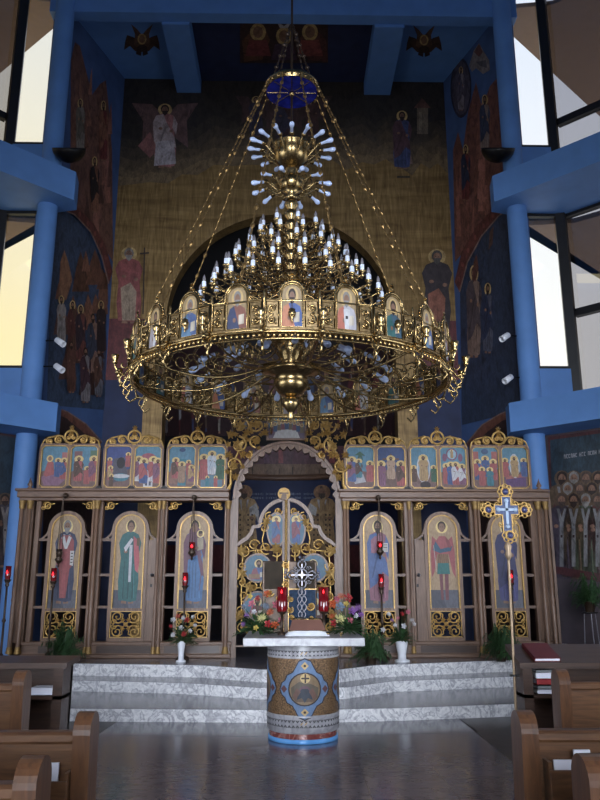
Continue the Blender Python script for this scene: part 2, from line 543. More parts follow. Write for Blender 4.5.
solea('step_2', s2, 0.14, 0.276, 'marble', 'tread')
s3 = [tuple(Pz(x, y, .276)[:2]) for x, y in ((68, 675.5), (200, 677.5), (262, 682.5), (340, 682.5), (376, 677.5), (512, 671.5))]
s3 = [(-8.5, s3[0][1] + .05)] + s3 + [(8.5, s3[-1][1] + .5)]
solea('step_3', s3, 0.276, ZP, 'marble', 'tread')

# floor inlays: pale strip painting the first step's reflection, dark side fields
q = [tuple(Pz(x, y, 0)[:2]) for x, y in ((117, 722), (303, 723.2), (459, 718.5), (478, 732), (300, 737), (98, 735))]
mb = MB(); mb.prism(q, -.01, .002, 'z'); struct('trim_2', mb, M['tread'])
for nm, pts in (('trim_3', ((459, 719), (530, 716), (640, 760), (560, 800), (520, 768))), ('trim_4', ((60, 720), (117, 722), (98, 735), (60, 762), (0, 800)))):
    mb = MB(); mb.prism([tuple(Pz(x, y, 0)[:2]) for x, y in pts], -.01, .002, 'z'); struct(nm, mb, M['dark_floor'])

# --- the eight-sided nave: galleries, columns and windows on both diagonals
def side(sg, name):
    """sg -1 left, +1 right"""
    cx = colL if sg < 0 else colR
    px = (lambda l, r: l if sg < 0 else r)
    mb = MB(); mb.lathe([(.18, 0), (.18, ZCEIL)], 28, (cx, YC, 0))
    struct('column_' + name, mb, M['blue'])
    zb1 = (P(px(75, 493), px(200, 202), YC - .25).z, P(px(75, 493), px(172, 176), YC - .25).z)
    zb2 = (P(px(57, 509.5), 432, YC - .25).z, P(px(57, 509.5), 403, YC - .25).z)
    xM = P(px(-1, 562), 290, YC + .15).x
    D = (sg, -1)
    for k, (z0, z1) in enumerate((zb1, zb2)):
        E = (P(px(75, 493), 186, YC - .25).x if k == 0 else P(px(57, 509.5), 415, YC - .25).x, YC - .25)
        L = 5.0
        poly = [E, (E[0] + D[0] * L, E[1] + D[1] * L), (xM + D[0] * 4.6 + sg * .3, YC + .15 + D[1] * 4.6 + .3), (xM + sg * .2, YC + .25), (cx, YC + .25), (E[0] + .05 * sg, YC + .12)]
        mb = MB(); mb.prism(poly, z0, z1, 'z')
        struct('gallery_beam_%s_%s' % (name, 'upper' if k == 0 else 'lower'), mb, M['blue'])
    # wall below the lower gallery, on the diagonal
    a = (cx + sg * .12, YC + .12); n = 4.9
    b = (a[0] + sg * n, a[1] - n)
    mb = MB(); mb.prism([a, b, (b[0] + sg * .25, b[1] + .25), (a[0] + sg * .2, a[1] + .3)], 0, zb2[0] + .02, 'z')
    struct('wall_diagonal_' + name, mb, M['dado'])
    bb = MB(); bb.prism([(a[0] - .02 * sg, a[1] - .03), (b[0] - .02 * sg, b[1] - .02), b, a], ZP, ZP + .14, 'z')
    struct('baseboard_' + name, bb, M['marble'])
    # windows: a short frontal light beside the column and glass along the diagonal, on two floors
    wallp = MB()
    for k, (z0, z1, ps, pt) in enumerate(((zb1[1], ZCEIL, px(144, 147), 0), (zb2[1], zb1[0], px(368, 368.5), 0))):
        zs = P(px(35, 545), ps, YC + .15).z
        xi = cx + sg * .13
        wallp.box(xi - sg * .1, xM + sg * .1, YC + .15, YC + .33, z0 - .02, zs)                 # blue sill wall under the frontal light
        win = 'window_%d' % ((1 if sg < 0 else 3) + k)
        fr = MB(); y = YC + .16
        fr.box(xi, xi + sg * .05, y, y + .1, zs, z1 + .01); fr.box(xi, xM, y, y + .1, zs - .01, zs + .05); fr.box(xi, xM, y, y + .1, z1 - .06, z1 + .01)
        # corner mullion
        fr.prism([(xM, y), (xM + sg * .16, y - .05), (xM + sg * .24, y + .06), (xM + sg * .04, y + .14)], z0 - .02, z1 + .01, 'z')
        g0 = (xM + sg * .2, y + .02); L = 4.5
        def diag(t, d=0.0): return (g0[0] + sg * (t + d) , g0[1] - t + d)
        for t in (1.45, 2.95, 4.4):
            fr.prism([diag(t), diag(t + .09), diag(t + .09, .09), diag(t, .09)], z0 - .02, z1 + .01, 'z')
        hz = z0 + (z1 - z0) * (.30 if k == 0 else .46)
        for h0, h1 in ((z0 - .02, z0 + .05), (hz, hz + .14), (z1 - .06, z1 + .01)):
            fr.prism([diag(0), diag(L), diag(L, .09), diag(0, .09)], h0, h1, 'z')
        fo = struct(win, fr, M['frame'])
        gl = MB(); gl.box(xi, xM, y + .04, y + .05, zs, z1)
        obj('clear_pane', gl, M['glass'], fo)
        gl = MB(); gl.prism([diag(0, .04), diag(L, .04), diag(L, .055), diag(0, .055)], z0, z1, 'z')
        obj('smoky_pane', gl, M['glass_dim'], fo)
        # eaves outside, whose edge cuts across the glass
        zz = z1 - .12 if k else z1 - .3
        if k == 0: A, B = Pz(*px((48, 33), (517, 40)), zz), Pz(*px((23, 54), (543, 64)), zz)
        else: A, B = Pz(*px((33, 226), (532, 228)), zz), Pz(*px((7, 241), (558, 245)), zz)
        d = B - A
        A2, B2 = A - d * .6, B + d * 9
        ev = MB()
        ev.prism([(A2.x, A2.y), (B2.x, B2.y), (g0[0] + sg * 6.6, g0[1] - 5), (g0[0] + sg * .2, g0[1] + .12), (xi - sg * .1, YC + .45)], zz, zz + .1, 'z')
        struct('exterior_eaves_%s_%s' % (name, 'lower' if k else 'upper'), ev, M['soffit'])
    struct('wall_sill_' + name, wallp, M['blue'])
    # chancel side wall
    c = cornL if sg < 0 else cornR
    a = (cx + sg * .06, YC + .1)
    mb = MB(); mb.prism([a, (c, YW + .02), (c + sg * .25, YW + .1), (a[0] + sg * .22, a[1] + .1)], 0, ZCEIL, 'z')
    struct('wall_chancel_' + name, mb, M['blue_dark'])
    # nave side wall further back
    e = diag(4.5); far = e[0] + .05 * sg
    mb = MB(); mb.box(far, far + sg * .2, -6.2, e[1] + .2, 0, ZCEIL)
    struct('wall_nave_' + name, mb, M['blue'])
    return dict(cx=cx, zb1=zb1, zb2=zb2, a=Vector((a[0], a[1], 0)), c=Vector((c, YW, 0)), xM=xM)
GL, GR = side(-1, 'left'), side(1, 'right')

# unseen rear wall; three tall openings added to let light in
mb = MB()
for x0, x1 in ((-9, -3.4), (-2.2, -1.6), (1.6, 2.2), (3.4, 9)): mb.box(x0, x1, -6.2, -6.0, 0, ZCEIL)
for x0, x1, z0, z1 in ((-3.4, -2.2, 0, 1), (-3.4, -2.2, 7, ZCEIL), (-1.6, 1.6, 5.5, ZCEIL), (2.2, 3.4, 0, 1), (2.2, 3.4, 7, ZCEIL)): mb.box(x0, x1, -6.2, -6.0, z0, z1)
struct('wall_rear', mb, M['blue'])
# ceilings
mb = MB(); mb.box(-9, 9, -6.2, YC + .2, ZCEIL, ZCEIL + .15); struct('ceiling', mb, M['blue'])
zh = P(285, 15, YC).z
mb = MB(); mb.box(GL['cx'] - .3, GR['cx'] + .3, YC - .02, YC + .24, zh, ZCEIL); struct('beam_header', mb, M['blue'])
mb = MB(); mb.prism([(GL['cx'] - .25, YC + .2), (GR['cx'] + .25, YC + .2), (cornR + .2, YW + .2), (cornL - .2, YW + .2)], ZCH, ZCH + .12, 'z'); struct('ceiling_sanctuary', mb, M['blue'])
zb = P(285, 94, YW).z
for nm, a, b in (('left', 177, 201), ('right', 364, 390)):
    mb = MB(); mb.box(P(a, 94, YW).x, P(b, 94, YW).x, YC + .22, YW, zb, ZCH); struct('beam_' + nm, mb, M['blue'])
mb = MB(); mb.box(P(201, 94, YW).x, P(364, 94, YW).x, YC + .24, YW, ZCH - .03, ZCH); struct('ceiling_panel', mb, M['navy'])

# gold wall with the apse arch, built from strips round the opening
acx = P(281, 320, YW).x; AR = (P(395, 320, YW).x - P(166, 320, YW).x) / 2; azs = P(166, 318, YW).z
mb = MB()
N = 36
out = [(cornL - .3, azs)] + []
arc = [(acx + AR * math.cos(PI - PI * k / N), azs + AR * math.sin(PI * k / N)) for k in range(N + 1)]
T = .35
for k in range(N):
    a, b = arc[k], arc[k + 1]
    mb.prism([a, (a[0], ZCEIL), (b[0], ZCEIL), b], YW, YW + T, 'y')
mb.box(cornL - .3, arc[0][0], YW, YW + T, azs - .02, ZCEIL); mb.box(arc[-1][0], cornR + .3, YW, YW + T, azs - .02, ZCEIL)
struct('wall_gold', mb, M['gold_wall'])
# plain wall below the spring of the arch
mb = MB(); mb.box(cornL - .3, arc[0][0] - .02, YW + .01, YW + T, 0, azs); mb.box(arc[-1][0] + .02, cornR + .3, YW + .01, YW + T, 0, azs)
struct('wall_back_lower', mb, M['navy'])
mb = MB()
for sg, x in ((-1, arc[0][0]), (1, arc[-1][0])):
    w = .38
    mb.box(x - sg * .02, x + sg * w, YW - .05, YW + T + .02, 0, azs - .08)
    mb.box(x - sg * .06, x + sg * (w + .05), YW - .09, YW + T + .02, azs - .1, azs + .01)
struct('pillar_arch', mb, M['gold_wall'])
# apse: half cylinder and half dome, its unlit dark put into the colour
AP = Vector((acx, YW + T, 0)); ARD = AR + .04
def half_shell(mb, prof, seg=32):
    vs, fs = [], []
    for r, z in prof:
        for k in range(seg + 1):
            a = PI * k / seg
            vs.append((AP.x - r * math.cos(a), AP.y + r * math.sin(a), z))
    for i in range(len(prof) - 1):
        for k in range(seg):
            fs.append((i * (seg + 1) + k, i * (seg + 1) + k + 1, (i + 1) * (seg + 1) + k + 1, (i + 1) * (seg + 1) + k))
    mb._add(vs, fs, True)
zap = lambda y: P(285, y, YW + T + AR * .97).z
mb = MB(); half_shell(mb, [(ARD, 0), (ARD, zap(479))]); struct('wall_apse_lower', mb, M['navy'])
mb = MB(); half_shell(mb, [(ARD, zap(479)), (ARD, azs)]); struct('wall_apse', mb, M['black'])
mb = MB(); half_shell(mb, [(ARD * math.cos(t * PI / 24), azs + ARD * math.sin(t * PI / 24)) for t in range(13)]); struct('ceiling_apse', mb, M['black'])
mb = MB(); half_shell(mb, [(ARD, zap(480)), (ARD - .06, zap(480)), (ARD - .09, zap(477)), (ARD - .03, zap(475)), (ARD, zap(474))]); struct('trim_1', mb, M['wood_x'])
apse_n = lambda p: Vector((AP.x - p.x, AP.y - p.y, 0)).normalized()
def apse(u, v):
    """photo pixels on the apse's curved wall"""
    d = ray(u, v); o = EYE
    ax, ay = o.x - AP.x, o.y - AP.y
    A = d.x ** 2 + d.y ** 2; B = 2 * (ax * d.x + ay * d.y); Cc = ax * ax + ay * ay - (ARD - .005) ** 2
    t = (-B + math.sqrt(max(0, B * B - 4 * A * Cc))) / (2 * A)
    p = o + d * t
    return p, apse_n(p)

# ------------------------------------------------------------------ murals
PL = on_plane(GL['a'], Vector((1, (GL['a'].x - GL['c'].x) / (GL['c'].y - GL['a'].y), 0)))
def wall_fn(g):
    d = (g['c'] - g['a']); n = Vector((d.y, -d.x, 0)).normalized()
    if n.x * -g['a'].x < 0: n = -n
    return on_plane(g['a'] + n * .004, n)
WL, WR = wall_fn(GL), wall_fn(GR)
ST = .00025
RED, BLU, TEAL, OCH, WHT, PNK, GRN, BRN = S(150, 44, 40), S(48, 76, 140), S(40, 112, 120), S(176, 124, 62), S(205, 200, 200), S(184, 112, 110), S(74, 96, 62), S(96, 62, 46)
G = 'wall paintings of the sanctuary'
def rocky(p, x0, y0, x1, y1, n, col, seed):
    r = random.Random(seed)
    for k in range(n):
        x = x0 + (x1 - x0) * r.random(); w = (x1 - x0) * (.08 + .12 * r.random()); y = y0 + (y1 - y0) * r.random() * .7; h = (y1 - y0) * (.2 + .3 * r.random())
        a, b = max(x0, x - w), min(x1, x + w)
        p.poly([(a, min(y1, y + h)), ((a + x) / 2, y + h * .4), (x, y), ((b + x) / 2, y + h * .35), (b, min(y1, y + h))], shade(col, .6 + .8 * r.random()))

# upper left side wall: rocks, angels and figures on blue
p = Paint()
p.poly([(70, 205), (71, 60), (75, 42), (80, 46), (84, 62), (92, 95), (100, 84), (106, 80), (109, 110), (112, 150), (113, 262), (95, 232), (82, 214)], S(128, 82, 66))
rocky(p, 72, 60, 92, 150, 9, S(156, 98, 70), 1); rocky(p, 92, 96, 112, 240, 9, S(146, 88, 70), 2); rocky(p, 74, 150, 110, 225, 9, S(122, 76, 64), 31)
saint(p, 80, 150, 52, S(150, 140, 130), S(120, 110, 96), wx=.55); saint(p, 103, 160, 60, S(128, 44, 40), S(150, 90, 60), wx=.45); saint(p, 94, 212, 56, S(150, 92, 60), S(50, 40, 44), wx=.5)
p.build('mural', WL, label='mural of angels and brown rocks high on the left chancel wall', cat='mural', group=G, step=ST)
# upper right side wall
p = Paint()
p.poly([(455, 262), (453, 150), (458, 132), (463, 150), (468, 112), (476, 82), (482, 108), (490, 86), (497, 78), (501, 120), (504, 205), (485, 226)], S(128, 74, 60))
rocky(p, 456, 140, 474, 240, 8, S(150, 84, 66), 3); rocky(p, 474, 96, 502, 215, 12, S(160, 92, 70), 4)
saint(p, 485, 152, 58, S(150, 128, 120), S(60, 70, 100), wx=.55); saint(p, 466, 200, 56, S(120, 40, 40), S(40, 52, 84), wx=.5)
p.build('mural', WR, label='mural of figures among red brown rocks high on the right chancel wall', cat='mural', group=G, step=ST)
p = Paint(); p.ell(461, 88, 10.5, 30, S(58, 56, 76), 24); p.ell(461, 88, 9, 27, S(92, 84, 104), 24); saint(p, 461, 110, 44, S(150, 140, 150), S(104, 96, 120), wx=.5)
p.build('mural', WR, label='oval mural of a robed figure in a ring above the right rocks', cat='mural', group=G, step=ST)
p = Paint(); p.poly([(469, 66), (474, 50), (479, 43), (484, 52), (489, 60), (490, 70), (483, 74), (476, 68), (472, 72)], S(150, 140, 138)); p.poly([(474, 52), (479, 44), (483, 52), (479, 57)], S(122, 70, 56)); p.poly([(476, 62), (486, 60), (487, 68), (480, 66)], S(96, 92, 104))
p.build('mural', WR, label='small mural of a pale cloud with head beside the right column', cat='mural', group=G, step=ST)
# arched bands and lunettes of both side walls
def lunette(fn, pts_band, pts_field, band, field, inner, label, extra):
    p = Paint(); p.poly(pts_field, field)
    extra(p)
    p.poly(pts_band, band); p.line(inner, 1.3, S(150, 120, 110))
    mid = [((a[0] + b[0]) / 2, (a[1] + b[1]) / 2) for a, b in zip(pts_band[:len(inner)], pts_band[::-1][:len(inner)])]
    for a, b in zip(mid[:-1], mid[1:]):
        for t in (.25, .75): p.ell(a[0] + (b[0] - a[0]) * t, a[1] + (b[1] - a[1]) * t, 1.6, 2.6, shade(band, 1.5), 8)
    p.build('mural', fn, label=label, cat='mural', group=G, step=ST)
outL = [(57, 200), (74, 206), (92, 224), (104, 246), (111, 272)]; inL = [(57, 208), (73, 215), (89, 232), (100, 256), (107, 284)]
def exL(p):
    rocky(p, 55, 248, 108, 330, 14, S(124, 76, 50), 5); rocky(p, 53, 300, 106, 395, 16, S(92, 56, 46), 6)
    p.poly([(60, 262), (64, 250), (68, 262), (72, 280), (66, 300), (58, 300)], S(150, 98, 60))
    for x, b, h, r, m in ((61, 345, 50, S(150, 140, 136), None), (72, 352, 52, BRN, S(100, 48, 40)), (80, 360, 56, S(120, 60, 50), S(66, 50, 60)), (92, 372, 60, S(150, 110, 90), S(60, 70, 90)), (100, 352, 52, S(56, 44, 44), None), (70, 392, 52, S(112, 66, 50), None), (84, 402, 56, S(140, 132, 136), S(80, 50, 60)), (97, 396, 48, S(120, 118, 128), BRN)):
        saint(p, x, b, h, r, m, halo=None if b > 370 else HALO, wx=.6)
lunette(WL, outL + inL[::-1], [(52, 208), (73, 215), (89, 232), (100, 256), (107, 284), (105, 410), (47, 405)], S(116, 52, 44), S(54, 76, 108), inL, 'mural of a crowd below mountains under a red arch band, left chancel wall', exL)
outR = [(512, 196), (497, 206), (477, 226), (462, 252), (455, 282)]; inR = [(512, 206), (499, 216), (482, 236), (468, 262), (460, 292)]
def exR(p):
    saint(p, 474, 356, 92, S(150, 120, 104), S(96, 82, 88), wx=.5, hair=S(110, 60, 46)); saint(p, 488, 352, 70, S(96, 100, 122), S(46, 60, 96), wx=.5)
    p.poly([(474, 262), (477, 254), (479, 268), (476, 282), (473, 276)], S(110, 62, 50)); p.poly([(490, 232), (494, 226), (493, 244), (489, 250)], S(100, 70, 60))
lunette(WR, outR + inR[::-1], [(514, 206), (499, 216), (482, 236), (468, 262), (460, 292), (462, 425), (523, 410)], S(116, 52, 44), S(50, 66, 96), inR, 'mural of pale robed figure on deep blue under a red arch band, right chancel wall', exR)
for fn, o, i, fld, lab in ((WL, [(47, 404), (68, 412), (86, 424), (102, 442)], [(47, 410), (66, 418), (83, 432), (98, 448)], [(46, 410), (66, 418), (83, 432), (98, 448), (98, 640), (40, 640)], 'mural band of brown arch low on left chancel wall behind the icon screen'),
                           (WR, [(524, 404), (500, 414), (482, 425), (466, 444)], [(525, 412), (502, 421), (486, 433), (471, 450)], [(526, 412), (502, 421), (486, 433), (471, 450), (474, 640), (540, 640)], 'mural band of brown arch low on right chancel wall behind the icon screen')):
    p = Paint(); p.poly(fld, S(72, 48, 44)); p.poly(o + i[::-1], S(132, 74, 50)); p.line(o, 1.2, S(150, 120, 110))
    p.build('mural', fn, label=lab, cat='mural', group=G, step=ST)
# seraphim on the sanctuary ceiling
zc = ZCH - .004
lev = lambda u, v: (Pz(u, v, zc), Vector((0, 0, -1)))
for x, y, lab in ((142, 39, 'dark winged seraph painted on the blue ceiling above the left rocks'), (424, 40, 'dark winged seraph painted on the blue ceiling above the right oval mural')):
    p = Paint()
    for s in (-1, 1):
        p.poly([(x, y + 4), (x + s * 9, y - 2), (x + s * 15, y - 4), (x + s * 17, y + 3), (x + s * 18, y + 11), (x + s * 12, y + 7), (x + s * 7, y + 12), (x, y + 13)], S(84, 58, 46))
        p.poly([(x, y - 4), (x + s * 5, y - 10), (x + s * 11, y - 15), (x + s * 7, y - 5), (x + s * 8, y + 6), (x + s * 2, y + 12)], S(110, 76, 54))
        p.poly([(x, y + 4), (x + s * 5, y + 8), (x + s * 6, y + 15), (x + s * 1, y + 17)], S(66, 46, 44))
    p.ell(x, y, 4.5, 5.5, HALO); p.ell(x, y, 3, 4, SKIN)
    p.build('mural', lev, label=lab, cat='mural', group=G, step=ST)
# picture on the dark ceiling panel
zc2 = ZCH - .034
lev2 = lambda u, v: (Pz(u, v, zc2), Vector((0, 0, -1)))
p = Paint(); p.rect(240, 18, 328, 63, S(70, 46, 44))
p.poly([(242, 40), (262, 22), (270, 40), (262, 60), (244, 62)], S(112, 70, 44)); p.poly([(326, 40), (310, 22), (300, 38), (308, 60), (328, 62)], S(100, 54, 48))
for x, y, r in ((258, 32, S(140, 50, 50)), (284, 36, S(90, 66, 90)), (310, 32, S(150, 60, 50))):
    p.ell(x, y, 8, 9, HALO); p.poly([(x - 13, y + 24), (x - 9, y + 8), (x + 9, y + 8), (x + 13, y + 24)], r); p.ell(x, y, 5, 6, SKIN)
p.poly([(276, 20), (284, 26), (292, 20), (288, 28), (280, 28)], WHT)
p.build('mural', lev2, label='painting of three haloed figures on the dark ceiling panel', cat='mural', group=G, step=ST)
# gold wall figures
FW = frontal(YW - .006)
def angel(p, cx, by, h, robe, mantle, wing):
    for s in (-1, 1): p.poly([(cx, by - h * .78), (cx + s * h * .2, by - h * .98), (cx + s * h * .52, by - h * 1.0), (cx + s * h * .34, by - h * .72), (cx + s * h * .36, by - h * .3), (cx + s * h * .1, by - h * .5)], wing)
    saint(p, cx, by, h, robe, mantle, wx=1.15)
p = Paint()
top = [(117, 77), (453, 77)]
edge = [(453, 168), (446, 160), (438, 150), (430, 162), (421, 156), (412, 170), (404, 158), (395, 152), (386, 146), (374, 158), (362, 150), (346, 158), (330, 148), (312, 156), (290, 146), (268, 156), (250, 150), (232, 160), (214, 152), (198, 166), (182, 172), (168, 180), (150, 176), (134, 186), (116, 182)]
for k in range(6): p.poly(top + [(x, 160 + (y - 160) * .7 + 9 - 9 * k + 3 * math.sin(x * (.13 + .05 * k) + k)) for x, y in edge], [S(134, 108, 66), S(116, 94, 60), S(98, 80, 54), S(82, 68, 50), S(66, 56, 44), S(54, 46, 40)][k])  # dark sky whose bands also paint shade, deepening upward
p.build('mural', frontal(YW - .003), label='dark painted sky with ragged edge and painted shade growing towards top of gold wall', cat='mural', group=G, step=ST)
p = Paint(); angel(p, 165, 167, 64, S(184, 112, 110), S(190, 170, 170), S(118, 84, 80)); p.poly([(138, 146), (150, 132), (158, 150), (150, 158)], S(160, 96, 90)); p.poly([(154, 166), (176, 164), (174, 140), (156, 142)], S(200, 190, 196))
p.build('mural', FW, label='mural of a pink robed angel with spread wings on the gold wall', cat='mural', group=G, step=ST)
p = Paint(); p.rect(417, 108, 428, 134, S(128, 112, 92)); p.poly([(414, 108), (422, 98), (431, 108)], S(112, 70, 56)); p.rect(419, 112, 422, 130, S(150, 136, 112)); p.poly([(394, 154), (410, 150), (413, 164), (396, 164)], S(140, 110, 96)); saint(p, 402, 168, 58, S(58, 72, 124), S(96, 60, 70)); p.rect(397, 176, 410, 178, S(80, 64, 44))
p.build('mural', FW, label='mural of a blue robed figure beside a tower on the gold wall', cat='mural', group=G, step=ST)
p = Paint(); angel(p, 284, 146, 50, S(84, 52, 52), S(66, 60, 84), S(92, 64, 60)); angel(p, 256, 136, 40, S(66, 60, 84), None, S(84, 58, 56)); angel(p, 312, 136, 40, S(86, 54, 50), None, S(84, 60, 56))
p.build('mural', FW, label='dim mural of three winged figures behind the top of the chandelier', cat='mural', group=G, step=ST)
FW2 = frontal(YW - .006); FWl = frontal(YW + .004)
p = Paint(); p.rect(107, 318, 145, 340, S(104, 30, 32)); p.poly([(105, 318), (143, 318), (141, 380), (104, 380)], S(112, 32, 34))
p.build('mural', FWl, label='dark red painted band under the saint on the left of arch', cat='mural', group=G, step=ST)
p = Paint(); p.poly([(418, 318), (458, 318), (460, 380), (420, 380)], S(112, 32, 34))
p.build('mural', FWl, label='dark red painted band under the saint on the right of arch', cat='mural', group=G, step=ST)
FS = frontal(YW - .03)
def big_saint(x, by, h, robe, mantle, cap, lab, staff):
    p = Paint()
    if staff: p.line([(x + 14, by - 8), (x + 15.5, by - h * .98)], 1.2, S(74, 52, 44)); p.line([(x + 11, by - h * .9), (x + 20, by - h * .91)], 1.6, S(74, 52, 44))
    saint(p, x, by, h, robe, None, hair=cap, wx=1.1)
    p.poly([(x - h * .09, by - h * .02), (x - h * .11, by - h * .45), (x + h * .02, by - h * .52), (x + h * .1, by - h * .4), (x + h * .08, by - h * .02)], mantle)
    for k in (-.05, .0, .05): p.poly([(x + h * k, by - h * .04), (x + h * (k + .012), by - h * .04), (x + h * (k * .8 + .006), by - h * .42)], shade(mantle, .6))
    pl = FS
    p.build('mural', pl, label=lab, cat='mural', group=G, step=ST)
big_saint(129, 322, 76, S(158, 66, 60), S(176, 150, 122), GREY, 'mural of a saint in red and cream holding a cross, left of arch', True)
big_saint(437, 332, 84, S(66, 54, 58), S(156, 84, 50), S(90, 84, 80), 'mural of a saint in dark cloak and russet robe, right of arch', False)
# apse paintings
p = Paint()
p.poly([(166, 340), (405, 340), (405, 436), (166, 436)], S(58, 30, 34), 0)
r = random.Random(5)
for k, x in enumerate(range(172, 402, 13)):
    base = 434 - 5 * math.sin(PI * (x - 166) / 239) + r.uniform(-2, 2); h = 66 + r.uniform(-6, 8)
    robe = [S(150, 146, 150), S(110, 40, 42), S(62, 70, 110), S(96, 74, 60), S(140, 132, 122), S(76, 40, 46)][k % 6]; man = [S(100, 40, 44), S(150, 148, 150), S(110, 84, 62), S(54, 66, 100), S(120, 50, 46), S(150, 140, 136)][(k * 5 + 2) % 6]
    p.l = 2; saint(p, x, base, h, robe, man, halo=S(150, 106, 60), wx=1.0)
p.build('mural', apse, label='mural of a row of robed figures round the apse above the arch', cat='mural', group=G, step=ST, strips=14)
p = Paint(); p.rect(226, 446, 346, 464, S(112, 70, 80)); p.rect(226, 464, 346, 478, S(142, 108, 80))
for x in range(228, 346, 5):
    p.l = 3; p.ell(x, 471, 1.9, 4.5, S(58, 40, 36), 8); p.ell(x + 2.5, 471, 1.0, 2.6, S(150, 112, 70), 6)
for k, x in enumerate(range(230, 346, 16)): p.l = 3; p.rect(x, 449 + (k % 2), x + 11, 463, [S(160, 64, 66), S(136, 124, 132), S(122, 78, 104)][k % 3])
p.build('mural', apse, label='patterned brown border seen through the wooden arch', cat='mural', group=G, step=ST, strips=14)
for x, rb, lab, s in ((244, S(196, 156, 96), 'mural of a bishop in gold vestment with a scroll, left behind the gate', 1), (322, S(190, 148, 88), 'mural of a bishop in gold vestment with a scroll, right behind the gate', -1)):
    p = Paint(); p.l = 2
    saint(p, x, 562, 78, rb, None, stole=WHT, wx=1.15, hair=S(92, 74, 60), halo=S(170, 122, 76)); p.poly([(x + s * 5, 508), (x + s * 12, 503), (x + s * 15, 512), (x + s * 14, 524), (x + s * 11, 514), (x + s * 6, 516)], S(200, 196, 196))
    for a in range(-8, 10, 4):
        for b in range(514, 560, 5):
            if abs(a) > 2: p.rect(x + a - .8, b, x + a + .8, b + 1.8, S(74, 54, 44))
    p.build('mural', apse, label=lab, cat='mural', group=G, step=ST, strips=10)
# two short faded lines of lettering on the blue between them (only strokes can be made out)
p = Paint(); p.l = 2
r = random.Random(9)
for y in (494, 498):
    for x0, x1 in ((252, 263), (266, 276), (291, 301), (304, 314)):
        x = x0
        while x < x1:
            h = r.choice((1.4, 2.0, 2.4)); p.rect(x, y - h / 2, x + .5, y + h / 2, S(120, 132, 160)); x += r.choice((.9, 1.2, 1.6))
p.build('mural_lettering', apse, label='faint pale lettering on dark blue apse wall between two bishops', cat='inscription', step=ST)
# dark red dado in the sanctuary
p = Paint(); p.rect(150, 545, 430, 572, S(92, 26, 30)); p.rect(150, 572, 430, 640, S(38, 30, 34)); p.rect(150, 605, 430, 609, S(84, 60, 44))
p.build('mural', apse, label='dark red painted dado round the sanctuary seen through the screen', cat='mural', group=G, step=ST, strips=12)

# murals on the diagonal walls below the galleries
def diag_fn(g, sg):
    n = Vector((-sg, -1, 0)).normalized(); o = Vector((g['cx'] + sg * .12, YC + .12, 0)) + n * .006
    return on_plane(o, n)
DR, DL = diag_fn(GR, 1), diag_fn(GL, -1)
p = Paint(); p.poly([(548, 437), (640, 424), (640, 590), (553, 573)], S(92, 34, 36)); p.poly([(550, 440), (640, 428), (640, 580), (554, 567)], S(42, 66, 82))
r = random.Random(3)
bish = [(560 + 12 * k + (6 if row % 2 else 0), 475 + row * 11) for row in range(3) for k in range(7)]
for k, (x, y) in enumerate(bish):
    rb = [S(112, 88, 60), S(84, 94, 70), S(104, 44, 42), S(150, 140, 134), S(80, 66, 80)][k % 5]
    p.l = 3 + 26 * (k // 7); saint(p, x + 2, y + 82, 88, rb, None, stole=S(140, 138, 140), halo=S(112, 84, 56), halo_r=.088, hair=[HAIR, GREY, S(92, 70, 56)][k % 3], wx=1.0, feet=False)
p.poly([(554, 566), (640, 580), (640, 590), (554, 573)], S(92, 34, 36))
p.l = 3
x = 564.0
for word in (6, 3, 4, 2, 6, 6, 5):       # one line of lettering, too small in the photograph to be read: letter-like strokes
    for c in range(word):
        y = 454.6 - (x - 564) * .14
        for dx, dy, w_, h_ in r.choice((((0, 0, .6, 4), (1.2, 0, .6, 4), (0, 0, 1.6, .7)), ((0, 0, .6, 4), (0, 1.7, 1.6, .7), (1.2, 0, .6, 4)), ((0, 0, 1.6, .7), (0, 0, .6, 4), (0, 3.3, 1.6, .7)))):
            p.rect(x + dx, y + dy, x + dx + w_, y + dy + h_, S(168, 168, 176)); 
        p.l = 3; x += 2.3
    x += 1.6
p.build('mural', DR, label='mural of a crowd of haloed bishops under a line of white lettering, right wall', cat='mural', group=G, step=ST)
p = Paint(); p.poly([(-40, 424), (19, 434), (14, 572), (-40, 590)], S(78, 36, 40)); p.poly([(-40, 428), (17, 438), (12, 566), (-40, 582)], S(38, 58, 74))
for k, x in enumerate((-30, -18, -6, 5)): p.l = 3; saint(p, x, 566, 74, [S(84, 60, 50), S(74, 70, 84)][k % 2], None, stole=S(140, 130, 124), halo=S(112, 84, 56), wx=1.1)
p.build('mural', DL, label='dark mural of haloed figures at the edge of the left wall', cat='mural', group=G, step=ST)
PAINT_KIND = 'paint_fine'
# ------------------------------------------------------------------ icon screen
bx = lambda x, y=550: P(x, y, YI).x
iz = lambda y: P(285, y, YI).z
U = P(286, 550, YI).x - P(285, 550, YI).x            # metres per photo pixel on the screen
CXI = bx(285)
def m_(pts, yref=None):                              # photo pixels -> (x, z) on the screen plane
    out = []
    for x, y in pts:
        q = P(x, y, YI); out.append((q.x, q.z))
    return out
FI = lambda dy: frontal(YI + dy)

